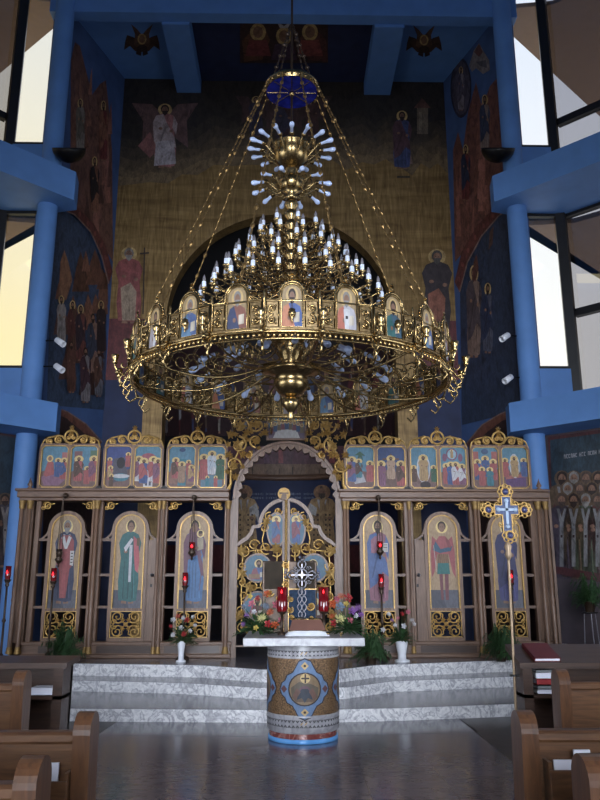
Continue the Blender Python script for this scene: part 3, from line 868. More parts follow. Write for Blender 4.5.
screen = thing('icon_screen', 'long carved oak icon screen with gilded scrolls on the raised marble floor', 'icon screen', (CXI, YI, ZP))
zcor0, zcor1 = iz(502), iz(491)
xl, xr = P(24, 497, YI).x, P(546, 497, YI).x
xal, xar = P(230, 497, YI).x, P(342, 497, YI).x
for a, b in ((xl, xal), (xar, xr)):
    mb = MB()
    mb.box(a - .02, b + .0, YI - .14, YI + .16, zcor0, zcor0 + .05, .01)
    mb.box(a - .05, b + .0, YI - .18, YI + .18, zcor0 + .05, zcor1 - .03, .008)
    mb.box(a - .08, b + .0, YI - .22, YI + .2, zcor1 - .03, zcor1 + .01, .01)
    obj('cornice', mb, M['wood_x'], screen)
for x in (31, 538):
    q = P(x, 492, YI)
    mb = MB(); mb.lathe([(.05, 0), (.055, .02), (.02, .05), (.045, .08), (.03, .11), (.008, .17), (0.002, .2)], 12, (q.x, YI - .06, zcor1))
    obj('finial', mb, M['wood'], screen)
# plinth
zpl = iz(641)
for a, b in ((P(24, 640, YI).x, bx(233)), (bx(339), P(552, 640, YI).x)):
    mb = MB(); mb.box(a, b, YI - .1, YI + .1, ZP, zpl - .02, .01); mb.box(a - .01, b + .01, YI - .13, YI + .12, ZP, ZP + .06, .01); mb.box(a - .01, b + .01, YI - .12, YI + .1, zpl - .05, zpl, .008)
    obj('plinth', mb, M['wood_x'], screen)
    for l, r in ((48, 84), (104, 156), (169, 222), (350, 404), (416, 470), (484, 530)):
        if a < bx(l) < b: g = MB(); g.box(bx(l), bx(r), YI - .105, YI - .09, ZP + .07, zpl - .06); obj('plinth_panel', g, M['pew_dark'], screen)
def colonnette(x, r=.034, y=YI - .15, mate='wood'):
    z0, z1 = ZP + .065, zcor0
    mb = MB(); h = z1 - z0
    mb.lathe([(r * 1.3, 0), (r * 1.3, .03), (r, .05), (r * 1.05, h * .3), (r * .85, h * .32), (r * 1.15, h * .34), (r * .85, h * .36), (r, h * .38), (r * .86, h - .12), (r * 1.2, h - .1), (r * .9, h - .08), (r * 1.5, h - .01), (r * 1.5, h)], 14, (x, y, z0))
    c = obj('colonnette', mb, M[mate], screen)
    for nm, zz, pr in (('gilt_base', z0, [(r * 1.5, 0), (r * 1.55, .03), (r * 1.2, .05), (r * 1.35, .07), (r * 1.05, .1)]), ('gilt_capital', z1 - .13, [(r * 1.05, 0), (r * 1.35, .03), (r * 1.1, .05), (r * 1.5, .09), (r * 1.65, .125)])):
        g = MB(); g.lathe(pr, 14, (x, y, zz)); obj(nm, g, M['gilt_dull'], c)
for x in (21.5, 29.5, 97, 228, 344.5, 475, 538, 545.5): colonnette(bx(x))
for x in (159, 163.5, 409, 93.5, 347.5, 478.5): colonnette(bx(x), .024, YI - .14)
# upright backing posts beside the colonnettes
for x, w in ((25.5, 12), (36, 5), (97, 9), (162, 9), (229, 10), (342, 10), (409, 9), (475, 9), (534, 5), (542, 12)):
    mb = MB(); mb.box(bx(x - w / 2), bx(x + w / 2), YI - .05, YI + .07, zpl - .02, zcor0 + .02, .008)
    obj('post', mb, M['wood'], screen)
for x in (20, 552):                                    # returns at both ends
    mb = MB(); mb.box(bx(x) - .02, bx(x) + .02, YI - .05, YI + .45, ZP, zcor1 - .02); obj('end_board', mb, M['wood'], screen)

# six bays
SK = lambda a: S(*a)
bays = [
 (66, 'icon', 'grey-haired bishop in red and white vestment with a scroll', dict(robe=S(60, 66, 100), mantle=None, stole=S(200, 198, 200), hair=GREY)),
 (130, 'deacon_door', 'young deacon in teal with red sash', dict(robe=S(44, 112, 112), mantle=None, stole=None, beard=False)),
 (194.5, 'icon', 'woman in blue and mauve holding a child', dict(robe=S(44, 110, 170), mantle=S(116, 66, 88), beard=False)),
 (378, 'icon', 'bearded man in pink and blue holding a book', dict(robe=S(150, 80, 104), mantle=S(54, 92, 158))),
 (442.5, 'deacon_door', 'winged warrior in red cape and teal skirt', dict(robe=S(170, 60, 60), mantle=S(190, 72, 74), beard=False)),
 (506, 'icon', 'figure in deep blue robe half hidden by the tall processional cross', dict(robe=S(58, 56, 128), mantle=S(44, 44, 100), hair=GREY)),
]
where = ['screen end', 'in the left side door', 'beside gates', 'beside gates', 'in the right side door', 'at the right end of the screen']
def scrollpair(mb, cx, cz, r, y, rad):
    for s in (-1, 1):
        mb.spiral((cx + s * r, cz), r, PI if s > 0 else 0, 1.3, s, y, rad)
def grille(mb, x0, x1, z0, z1, y):
    cx, cz = (x0 + x1) / 2, (z0 + z1) / 2; w, h = (x1 - x0) / 2, (z1 - z0) / 2
    mb.ribbon([(x0, z0), (x1, z0), (x1, z1), (x0, z1)], .012, y - .008, y + .008, True)
    mb.ball((cx, y, cz), .035, 8, 5)
    for sx in (-1, 1):
        for sz in (-1, 1):
            mb.spiral((cx + sx * w * .55, cz + sz * h * .58), w * .42, math.atan2(-sz, -sx), 1.4, sx * sz, y, .012)
            mb.tube([(cx, y, cz), (cx + sx * w * .25, y - .01, cz + sz * h * .3), (cx + sx * w * .2, y, cz + sz * h * .75), (cx + sx * w * .5, y, cz + sz * h * .98)], .011, 5)
            mb.leafshape((cx + sx * w * .2, cz + sz * h * .32), w * .2, math.atan2(sx, sz), y - .01, .02)
            mb.spiral((cx + sx * w * .8, cz + sz * h * .16), w * .2, 0, 1.1, sz, y, .009)
for bi, (bc, kind, desc, kw) in enumerate(bays):
    c = bx(bc); z0 = zpl; hw = 16.8 * U; ztop = iz(513); zarc = ztop - hw
    lab = ('arched icon of a %s, %s' if kind == 'icon' else 'side door of the screen painted with a %s%s') % ((desc, where[bi]) if kind == 'icon' else (desc, ', left half' if bi == 1 else ', right half'))
    if kind == 'deacon_door': lab = '%s door of the icon screen painted with a %s' % ('left' if bi == 1 else 'right', desc)
    if bi == 5: lab = 'tall arched icon of a figure in deep blue, half hidden by the processional cross'
    t = thing(kind, lab, 'icon' if kind == 'icon' else 'door', (c, YI, z0), 'arched icons of the lower tier')
    arch = [(c - hw, z0)] + [(c - hw, z0 + .3), (c - hw, zarc - .2)] + [(c + hw * math.cos(PI - PI * k / 16), zarc + hw * math.sin(PI * k / 16)) for k in range(17)] + [(c + hw, zarc - .2), (c + hw, z0 + .3), (c + hw, z0)]
    mb = MB(); mb.ribbon(arch, 3.2 * U, YI - .045, YI + .05, True)
    zg1 = iz(610)
    mb.box(c - hw, c + hw, YI - .03, YI + .04, zg1 - .015, zg1 + .03)
    mb.box(c - hw, c + hw, YI - .03, YI + .04, z0, z0 + .05)
    obj('frame', mb, M['wood'], t)
    hi = 15.0 * U
    mb = MB(); mb.prism([(c - hi, zg1), (c + hi, zg1), (c + hi, zarc)] + [(c + hi * math.cos(PI * k / 16), zarc + hi * math.sin(PI * k / 16)) for k in range(1, 16)] + [(c - hi, zarc)], YI - .005, YI + .02, 'y')
    pan = obj('panel', mb, M['wood'], t)
    mb = MB(); mb.ribbon([(c + 14.4 * U, zg1 + .02), (c + 14.4 * U, zarc)] + [(c + 14.4 * U * math.cos(PI * k / 16), zarc + 14.4 * U * math.sin(PI * k / 16)) for k in range(1, 16)] + [(c - 14.4 * U, zarc), (c - 14.4 * U, zg1 + .02)], .013, YI - .05, YI - .01)
    obj('gilt_beading', mb, M['gilt'], t)
    # painting, in photo pixels on the panel
    fn0 = FI(-.006); y0 = 608.5
    def fn(u, v, c=c): return Vector((c + (u) * U, YI - .007, iz(v))), Vector((0, -1, 0))
    p = Paint(); r_ = 14.2
    bg = [( -r_, y0), (r_, y0), (r_, 527.5)] + [(r_ * math.cos(PI * k / 14), 527.5 - r_ * math.sin(PI * k / 14)) for k in range(1, 14)] + [(-r_, 527.5)]
    p.poly(bg, S(186, 150, 104)); p.poly([(-r_, y0), (r_, y0), (r_, 590), (-r_, 590)], S(104, 104, 118)); p.poly([(-r_, y0), (2, y0), (-4, 590), (-r_, 590)], S(86, 86, 100))
    halo = (1.0, .70, .17, 1)
    if bi == 4:
        for s in (-1, 1): p.poly([(s * 4, 542), (s * 10, 536), (s * 12, 552), (s * 12, 578), (s * 9, 572), (s * 6, 556)], S(172, 60, 66))
        p.ell(0, 527, 6.2, 6.2, halo, 18); p.ell(0, 526, 4.2, 5.0, HAIR)
        p.poly([(-3.5, 600), (-1, 600), (-1, 570), (-4.5, 570)], S(130, 62, 70)); p.poly([(1, 600), (4, 600), (5, 570), (1, 570)], S(130, 62, 70))
        p.poly([(-6.5, 574), (6.5, 574), (5.5, 562), (-5.5, 562)], S(34, 122, 118)); p.poly([(-6, 563), (6, 563), (5, 553), (-5, 553)], S(150, 104, 60))
        for x in range(-5, 6, 2): p.rect(x - .25, 554, x + .25, 563, S(92, 60, 44))
        p.poly([(-6, 554), (6, 554), (7, 542), (3, 536), (-3, 536), (-7, 542)], S(176, 66, 70)); p.poly([(-7, 541), (-10, 550), (-3, 553), (8, 551), (10, 546), (-2, 549)], S(44, 92, 122)); p.poly([(3, 536), (7, 541), (9, 548), (5, 547)], S(150, 54, 60))
        p.ell(0, 527.5, 3.3, 4.4, SKIN); p.rect(-1.6, 526.5, -.7, 527.1, S(40, 26, 20)); p.rect(.7, 526.5, 1.6, 527.1, S(40, 26, 20)); p.line([(-9, 545), (-7, 572)], .7, S(190, 180, 170))
    else:
        saint(p, 0, 602, 84, kw['robe'], kw['mantle'], halo=halo, hair=kw.get('hair', HAIR), beard=kw.get('beard', True), stole=kw.get('stole'), wx=.8, halo_r=.08)
        if bi == 0:
            p.poly([(-7.5, 541), (-4, 535.5), (4, 535.5), (7.5, 541), (8.5, 564), (5, 569), (3, 598), (-3, 598), (-5, 570), (-8.5, 564)], S(164, 52, 54)); p.ell(-5, 552, 2.2, 1.8, SKIN); p.rect(-1.7, 553, 1.7, 585, S(206, 204, 206)); p.ell(0, 569, .9, 1.2, S(120, 50, 50))
            p.poly([(-5, 538), (-2, 536), (0, 544), (2, 536), (5, 538), (1.2, 549), (-1.2, 549)], S(218, 216, 216)); p.poly([(4.5, 551), (8.5, 551), (8, 566), (5, 565)], S(214, 210, 206))
            for k in range(4): p.rect(5.4, 553 + 3 * k, 7.4, 554 + 3 * k, S(80, 60, 56))
            p.rect(-2, 552, 2, 594, S(176, 56, 60)); p.line([(-8, 520), (-7, 556)], .8, S(150, 120, 60))
        if bi == 1:
            p.poly([(-6, 548), (1, 538), (3, 540), (-4, 552)], S(216, 214, 218)); p.poly([(-.5, 545), (2.5, 545), (2.5, 582), (0, 582)], S(206, 206, 212)); p.poly([(3, 536), (8, 541), (10, 560), (9, 573), (6, 570), (4, 552)], S(196, 66, 76)); p.rect(6.5, 538, 9.5, 546, S(110, 84, 52))
        if bi == 2:
            p.poly([(-7, 546), (-5.5, 530), (0, 522.5), (5, 530), (6, 546), (8, 575), (6, 592), (3, 560), (-6, 560)], S(118, 70, 92)); p.poly([(-6, 560), (3, 555), (7, 575), (5, 600), (-7, 600)], S(46, 112, 172))
            for x in (-4, -1, 2): p.rect(x - .3, 562, x + .3, 598, S(28, 74, 120))
            p.ell(-.4, 528.5, 3.0, 4.0, SKIN); p.ell(5.6, 534, 3.8, 3.8, halo, 14); p.ell(5.6, 534, 2.2, 2.7, SKIN); p.ell(5.6, 532.4, 2.2, 1.6, HAIR); p.poly([(2.5, 538), (8.5, 538), (9, 549), (3, 551)], S(176, 158, 128)); p.ell(2, 548, 2, 1.4, SKIN)
        if bi == 3: p.poly([(4.5, 543), (10, 543), (10, 552), (4.5, 552)], S(206, 196, 190)); p.rect(5.3, 544.5, 9.2, 545.2, S(90, 70, 60)); p.rect(5.3, 547, 9.2, 547.7, S(90, 70, 60)); p.poly([(-7, 540), (-3, 536), (4, 536), (6, 541), (3, 553), (-7, 553)], S(160, 92, 116))
    p.build('painting', fn, t, step=ST)
    mb = MB(); grille(mb, c - hw + .03, c + hw - .03, z0 + .06, zg1 - .02, YI - .03)
    obj('gilt_grille', mb, M['gilt'], t)
    if kind == 'deacon_door':
        s = 1 if bi == 1 else -1; xk = bx(bc + (24 if s > 0 else -25.5))
        mb = MB(); mb.box(bx(bc + s * 17.5), bx(bc + s * 28), YI - .02, YI + .03, z0, iz(540)); obj('stile', mb, M['wood'], t)
        mb = MB(); mb.lathe([(.012, 0), (.014, .03), (.028, .05), (.022, .07), (.002, .078)], 10); mb2 = MB(); mb2.x = Matrix.Translation((xk, YI - .02, iz(575))) @ Matrix.Rotation(PI / 2, 4, 'X')
        mb2.lathe([(.012, 0), (.014, .03), (.028, .05), (.022, .07), (.002, .078)], 10); obj('knob', mb2, M['silver'], t)
        mb = MB(); mb.box(xk - .03, xk + .0, YI - .03, YI - .015, iz(587), iz(584)); obj('keyplate', mb, M['iron'], t)
# open lattice beside each arched panel, curved shoulders, gilt corner scrolls
for bi, (bc, kind, desc, kw) in enumerate(bays):
    for s in (-1, 1):
        xa, xb = bx(bc + s * 16.8), bx(bc + s * 28.5)
        for y in (540, 575, 607):
            if kind == 'deacon_door' and s == (1 if bi == 1 else -1): continue
            mb = MB(); mb.box(xa, xb, YI - .025, YI + .03, iz(y) - .02, iz(y) + .02); obj('lattice_rail', mb, M['wood_x'], screen)
        mb = MB()
        pts = [(xb, iz(540)), (xb + (xa - xb) * .35, iz(539)), (xb + (xa - xb) * .75, iz(535)), (xb + (xa - xb) * .97, iz(528))]
        mb.ribbon(pts, .03, YI - .03, YI + .03)
        obj('shoulder', mb, M['wood_x'], screen)
        mb = MB(); cx_ = bx(bc + s * 20.5); zz = iz(506.5)
        mb.spiral((cx_, zz), 4.0 * U, PI / 2, 1.35, -s, YI - .03, .014); mb.spiral((bx(bc + s * 25.5), iz(508)), 3.0 * U, PI / 2, 1.2, s, YI - .03, .012)
        mb.tube([(bx(bc + s * 14), YI - .03, iz(504)), (bx(bc + s * 17), YI - .035, iz(505)), (cx_, YI - .03, iz(503))], .011, 5); mb.leafshape((bx(bc + s * 24), iz(504)), 2.6 * U, s * 1.2, YI - .03, .02)
        obj('gilt_corner_scroll', mb, M['gilt'], screen)

# --- central arch with scalloped edge
ac = P(287, 500, YI).x; rO = 54.5 * U; zspr = iz(499)
def arcpts(r, n, a0=0, a1=PI, kz=1.08): return [(ac + r * math.cos(a1 - (a1 - a0) * k / n), zspr + kz * r * math.sin(a1 - (a1 - a0) * k / n)) for k in range(n + 1)]
outer = arcpts(rO, 32); inner = []
NS = 20
for k in range(NS):
    for j in range(6):
        a = PI - PI * (k + j / 6) / NS; r = rO - 4.6 * U - 3.4 * U * abs(math.sin(PI * j / 6))
        inner.append((ac + r * math.cos(a), zspr + 1.08 * r * math.sin(a)))
inner.append((ac + (rO - 5.2 * U), zspr))
mb = MB(); mb.prism(outer + inner[::-1], YI - .06, YI + .08, 'y')
rim = [(x, z) for x, z in arcpts(rO - 1.2 * U, 32)]
mb.ribbon(rim, 2.6 * U, YI - .1, YI - .05)
for s in (-1, 1): mb.box(ac + s * (rO - 5.5 * U), ac + s * rO, YI - .06, YI + .08, ZP, zspr)
obj('scalloped_arch', mb, M['wood'], screen)
# gilded vine on both shoulders of the arch
for s, lst, lab in ((-1, [(241, 427, 9), (239, 446, 9), (257, 426, 8), (256, 442, 7), (234, 466, 8), (249, 456, 4)], None), (1, [(327, 427, 9), (331, 447, 9), (313, 426, 8), (314, 442, 7), (340, 466, 8), (322, 456, 4)], None)):
    mb = MB(); y = YI - .08
    cs = [(P(x, v, YI).x, iz(v), r * U) for x, v, r in lst]
    for k, (x, z, r) in enumerate(cs):
        mb.spiral((x, z), r, PI / 2 * k, 1.25, s if k % 2 else -s, y - .01 * (k % 2), .02, 6)
        mb.leafshape((x, z), r * .8, s * (.5 + k), y - .03, .035)
        for q in range(3):
            a = 2.1 * q + k; mb.leafshape((x + r * 1.15 * math.cos(a), z + r * 1.15 * math.sin(a)), r * .42, PI / 2 - a, y - .02, .022)
    px_ = (lambda v: v) if s < 0 else (lambda v: 574 - v)
    stem = [(228, 493), (231, 484), (231, 472), (236, 458), (246, 438), (250, 424), (258, 416)]
    mb.tube([(P(px_(u), v, YI).x, y + .02, iz(v)) for u, v in stem], [.03, .026, .022, .02, .02, .018, .012], 6)
    stem = [(230, 486), (227, 491), (225, 494)]
    mb.tube([(P(px_(u), v, YI).x, y, iz(v)) for u, v in stem], .018, 6)
    for u, v, r in ((252, 414, 4), (262, 418, 4), (265, 434, 4), (247, 434, 4), (243, 456, 4), (229, 456, 4), (236, 478, 4), (231, 436, 4.4), (233, 420, 4)):
        mb.leafshape((P(px_(u), v, YI).x, iz(v)), r * U * 1.25, s * (u % 3 - 1) * 1.3, y - .03, .04)
    obj('gilt_vine', mb, M['gilt'], screen)
# small icon on top of the arch
t = thing('supper_icon', 'small framed icon of a supper table crowning the wooden arch', 'icon', (P(286.5, 438, YI).x, YI, iz(440)))
fr = m_([(267, 440), (306, 440), (305, 414), (268, 414)])
mb = MB(); mb.ribbon(fr, 2.4 * U, YI - .07, YI + .02, True); obj('frame', mb, M['wood'], t)
mb = MB(); mb.prism(fr, YI - .03, YI, 'y'); obj('panel', mb, M['wood'], t)
p = Paint(); p.rect(268.6, 415.2, 304.4, 439, S(64, 120, 156)); p.poly([(268.6, 439), (268.6, 428), (304.4, 428), (304.4, 439)], S(110, 90, 110)); p.poly([(273, 438), (300, 438), (296, 429), (277, 429)], S(196, 190, 186)); p.rect(270, 419, 274, 429, S(150, 110, 84)); p.rect(299, 419, 303, 429, S(120, 84, 90))
for k in range(9): x = 271.5 + k * 3.8; y = 427 - 3.5 * math.sin(PI * k / 8); p.l = 8; p.poly([(x - 2, y + 6), (x - 1.6, y), (x + 1.6, y), (x + 2, y + 6)], [S(130, 60, 70), S(50, 80, 120), S(120, 100, 70)][k % 3]); p.ell(x, y - 1.6, 1.9, 1.9, HALO, 10); p.ell(x, y - 1.6, 1.0, 1.2, SKIN, 8)
p.build('painting', FI(-.034), t, step=ST)

# --- upper tier: six framed pairs of feast icons with gilt cresting
def feast(kind, p, x0, x1, y0, y1):
    w, h = x1 - x0, y1 - y0; X = lambda a: x0 + a * w; Y = lambda b: y0 + b * h
    c_ = 3.0
    octo = lambda e=0: [(x0 + c_, y0), (x1 - c_, y0), (x1, y0 + c_), (x1, y1 - c_), (x1 - c_, y1), (x0 + c_, y1), (x0, y1 - c_), (x0, y0 + c_)]
    sky = kind.get('sky', S(78, 140, 168)); p.poly(octo(), sky)
    p.poly([(x0, Y(.62)), (X(.3), Y(.55)), (X(.7), Y(.6)), (x1, Y(.52)), (x1, y1 - c_), (x1 - c_, y1), (x0 + c_, y1), (x0, y1 - c_)], kind.get('ground', S(128, 92, 84)))
    for a, b, c, d, col in kind.get('shapes', []): p.rect(X(a), Y(b), X(c), Y(d), col)
    for pts, col in kind.get('polys', []): p.poly([(X(a), Y(b)) for a, b in pts], col)
    for a, b, rx, ry, col in kind.get('ells', []): p.ell(X(a), Y(b), rx * w, ry * h, col)
    for a, b, hh, rb, mn in kind.get('figs', []): saint(p, X(a), Y(b), hh * h, rb, mn, halo=S(236, 196, 96), halo_r=.15, wx=1.25)
RR, BB, TT, GG, WW, PP, YY = S(176, 62, 60), S(50, 84, 150), S(48, 128, 146), S(58, 104, 74), S(214, 210, 214), S(136, 76, 110), S(190, 148, 80)
F = [
 dict(name='a reclining mother in red', polys=[([(.0, .75), (.4, .62), (.95, .8), (.7, .95), (.15, .95)], S(150, 96, 128)), ([(.1, .7), (.25, .3), (.45, .4), (.5, .68), (.2, .74)], RR)], ells=[(.3, .3, .13, .085, S(236, 196, 96)), (.3, .3, .07, .055, SKIN)], shapes=[(.75, .15, .95, .45, S(180, 96, 96))], figs=[(.62, .75, .45, BB, None), (.85, .8, .5, RR, BB)]),
 dict(name='figures at a temple door', shapes=[(.1, .12, .4, .5, S(140, 90, 90)), (.7, .1, .98, .6, S(90, 120, 90))], figs=[(.28, .85, .6, RR, BRN), (.62, .92, .42, RR, None), (.85, .85, .6, RR, PP)]),
 dict(name='a birth in a dark cave', sky=S(34, 60, 140), polys=[([(.15, .9), (.3, .3), (.7, .25), (.9, .8)], S(90, 84, 100))], ells=[(.58, .4, .16, .14, S(36, 28, 34)), (.6, .75, .3, .1, TT), (.6, .72, .34, .05, WW)], figs=[(.15, .62, .34, RR, None), (.2, .82, .34, RR, YY), (.25, .98, .3, BRN, None), (.85, .5, .34, RR, None)]),
 dict(name='figures under a red canopy', ells=[(.5, .28, .3, .12, S(170, 70, 90))], shapes=[(.35, .55, .7, .98, WW), (.42, .6, .5, .95, S(80, 90, 110)), (.56, .6, .64, .95, S(80, 90, 110))], figs=[(.14, .85, .6, WW, PP), (.34, .9, .6, BB, RR), (.7, .86, .6, WW, RR), (.88, .9, .6, RR, PP)]),
 dict(name='a baptism between rocks', polys=[([(0, .9), (.1, .4), (.3, .35), (.36, .9)], S(150, 100, 80)), ([(.7, .9), (.75, .4), (1, .45), (1, .9)], S(150, 110, 90))], shapes=[(.36, .3, .66, .95, TT)], ells=[(.5, .08, .12, .05, S(40, 70, 120))], figs=[(.26, .78, .5, RR, BRN), (.5, .88, .5, S(170, 130, 96), None), (.75, .7, .36, RR, None), (.86, .86, .4, PP, YY)]),
 dict(name='pale figures on a peak', polys=[([(.1, .72), (.5, .3), (.9, .72), (.9, .98), (.1, .98)], S(90, 130, 150))], ells=[(.5, .4, .28, .22, S(150, 196, 214))], figs=[(.2, .8, .6, RR, None), (.5, .68, .56, WW, S(190, 200, 214)), (.82, .8, .6, GG, None), (.35, .98, .26, TT, None), (.66, .98, .26, RR, None)]),
 dict(name='riders under a palm tree', polys=[([(.46, .5), (.5, .2), (.54, .5)], BRN), ([(.3, .2), (.5, .1), (.7, .22), (.56, .2), (.62, .34), (.5, .24), (.38, .34), (.44, .2)], GG), ([(.2, .75), (.6, .65), (.7, .85), (.3, .9)], S(190, 186, 190))], figs=[(.2, .85, .6, BB, PP), (.45, .75, .45, TT, BRN), (.85, .85, .5, RR, None)]),
 dict(name='a crucifixion', sky=S(38, 70, 130), shapes=[(.47, .16, .54, .8, S(110, 72, 50)), (.2, .27, .8, .31, S(110, 72, 50)), (.3, .78, .7, .98, S(120, 84, 70))], figs=[(.5, .78, .56, S(190, 150, 116), None), (.14, .95, .6, PP, None), (.85, .95, .6, RR, BRN)]),
 dict(name='a figure in an almond halo', ells=[(.5, .52, .26, .36, WW), (.5, .52, .22, .31, S(140, 170, 190)), (.55, .92, .2, .09, S(60, 40, 40))], figs=[(.5, .82, .62, YY, None), (.12, .85, .4, BRN, None), (.88, .85, .4, GG, None)]),
 dict(name='a round halo above a crowd', ells=[(.48, .17, .22, .15, PP), (.48, .17, .17, .12, S(150, 190, 206)), (.2, .25, .09, .1, PP), (.8, .25, .09, .1, PP)], figs=[(.48, .26, .2, YY, None), (.25, .9, .5, RR, None), (.42, .92, .55, BB, None), (.6, .92, .55, RR, WW), (.84, .92, .5, PP, WW)]),
 dict(name='figures seated under red towers', shapes=[(.04, .1, .25, .5, S(176, 80, 70)), (.75, .1, .97, .5, S(176, 80, 70))], ells=[(.5, .1, .14, .07, S(60, 90, 130))], figs=[(.2, .8, .5, BB, RR), (.5, .72, .5, BB, None), (.8, .8, .5, RR, None), (.35, .94, .45, RR, None), (.65, .95, .45, TT, None)]),
 dict(name='a robed figure behind a couch', ells=[(.5, .45, .2, .3, WW), (.5, .45, .16, .25, S(120, 150, 170))], polys=[([(.1, .72), (.9, .66), (.9, .95), (.15, .95)], S(104, 60, 120)), ([(.12, .7), (.85, .64), (.88, .72), (.14, .78)], S(180, 80, 70))], figs=[(.5, .72, .5, YY, None), (.14, .72, .45, RR, None), (.86, .72, .45, BB, None)]),
]
panels = [(40, 99.5, 0), (104, 163, 1), (167, 227, 2), (344.5, 406.5, 3), (408.5, 467.5, 4), (470.5, 529, 5)]
def crest(mb, xa, xb, zb, y):
    c = (xa + xb) / 2; hw = (xb - xa) / 2
    def at(a, b): return (c + a * hw, zb + b * U)
    lob = [(0, 8.0, 6.6), (-.42, 4.8, 4.2), (.42, 4.8, 4.2), (-.72, 3.2, 3.4), (.72, 3.2, 3.4)]
    for a, b, r in lob:
        x, z = at(a, b); r *= U
        if a == 0:
            mb.tube([(x + r * math.cos(t * PI / 8), y, z + r * math.sin(t * PI / 8)) for t in range(16)], .019, 5, closed=True)
            for s in (-1, 1): mb.spiral((x + s * r * .42, z - r * .1), r * .42, PI / 2, 1.2, s, y, .015)
            mb.leafshape((x, z + r * .5), r * .5, 0, y - .01, .03); mb.leafshape((x, z + r * 1.45), r * .5, 0, y, .03); mb.ball((x, y, z + r * 1.05), r * .22, 8, 5)
        else:
            s = 1 if a > 0 else -1
            mb.spiral((x, z), r, PI / 2 if abs(a) < .6 else PI * .8, 1.5, -s, y, .019); mb.leafshape((x + s * r * .9, z + r * .6), r * .5, s * .9, y - .01, .02)
    for s in (-1, 1):
        mb.tube([(at(s * x, z)[0], y + .01, at(0, z)[1]) for x, z in ((.16, 2), (.3, 8.6), (.45, 9.6), (.6, 8.2), (.78, 7.0), (.92, 4), (.99, -2), (.985, -7))], [.012, .018, .018, .017, .016, .016, .014, .01], 5)
    mb.tube([(at(-.97, 0)[0], y + .01, zb), (c, y + .01, zb), (at(.97, 0)[0], y + .01, zb)], .014, 5)
pos = ['at the far left', 'second from the left', 'left of the arch', 'right of the arch', 'fifth from the left', 'at the far right']
for a, b, k in panels:
    xa, xb = P(a, 465, YI).x, P(b, 465, YI).x; z0, z1 = zcor1 + .005, iz(446)
    fa, fb = F[2 * k], F[2 * k + 1]
    t = thing('feast_icon_panel', 'icon pair: %s and %s' % (fa['name'], fb['name']), 'icon panel', ((xa + xb) / 2, YI, z0), 'icon pairs of the upper tier')
    mid = (xa + xb) / 2; f = 2.0 * U
    mb = MB(); ch = 4 * U
    for l, r in ((xa, mid), (mid, xb)):
        o = [(l + ch * .6, z1), (r - ch * .6, z1), (r - f * .3, z1 - ch), (r - f * .3, z0 + ch), (r - ch, z0 + .02), (l + ch, z0 + .02), (l + f * .3, z0 + ch), (l + f * .3, z1 - ch)]
        mb.ribbon(o, f * 1.3, YI - .05, YI + .03, True)
    mb.box(xa, xb, YI - .03, YI + .03, z0, z0 + .05); mb.box(mid - f * .7, mid + f * .7, YI - .055, YI + .03, z0, z1); mb.box(xa - f * .3, xa + f * .6, YI - .045, YI + .03, z0, z1 - .05); mb.box(xb - f * .6, xb + f * .3, YI - .045, YI + .03, z0, z1 - .05)
    obj('frame', mb, M['wood'], t)
    mb = MB(); mb.box(xa, xb, YI - .005, YI + .02, z0, z1); obj('backboard', mb, M['wood_x'], t)
    mb = MB(); crest(mb, xa, xb, z1 + .01, YI - .03); obj('gilt_crest', mb, M['gilt'], t)
    for q, (l, r) in enumerate(((a + 1.8, (a + b) / 2 - 1.6), ((a + b) / 2 + 1.6, b - 1.8))):
        p = Paint(); feast(F[2 * k + q], p, l, r, 447, 488)
        p.build('painting', lambda u, v: (Vector((P(u, 465, YI).x, YI - .007, iz(v))), Vector((0, -1, 0))), t, label='painted icon of %s' % F[2 * k + q]['name'], step=ST)
        g = MB(); zt, zb_ = iz(447), iz(488); lx, rx = P(l, 465, YI).x, P(r, 465, YI).x; cc = 3 * U
        g.ribbon([(lx + cc, zt), (rx - cc, zt), (rx, zt - cc), (rx, zb_ + cc), (rx - cc, zb_), (lx + cc, zb_), (lx, zb_ + cc), (lx, zt - cc)], .012, YI - .052, YI - .01, True)
        obj('gilt_fillet', g, M['gilt'], t)
    for xx in (xa + (mid - xa) / 1, ) if 0 else ((xa, mid, xb) if k in (0, 3) else (mid, xb)):
        pass
# round dark sockets between the panels and the cornice
for x in (70, 100, 132, 165, 195, 376, 407, 439, 469, 500):
    q = P(x, 490, YI); mb = MB(); mb.prism([(q.x + 3.6 * U * math.cos(PI * k / 10), zcor1 + .012 + 3.6 * U * math.sin(PI * k / 10)) for k in range(11)], YI - .09, YI - .05, 'y')
    obj('dark_boss', mb, M['iron'], screen)

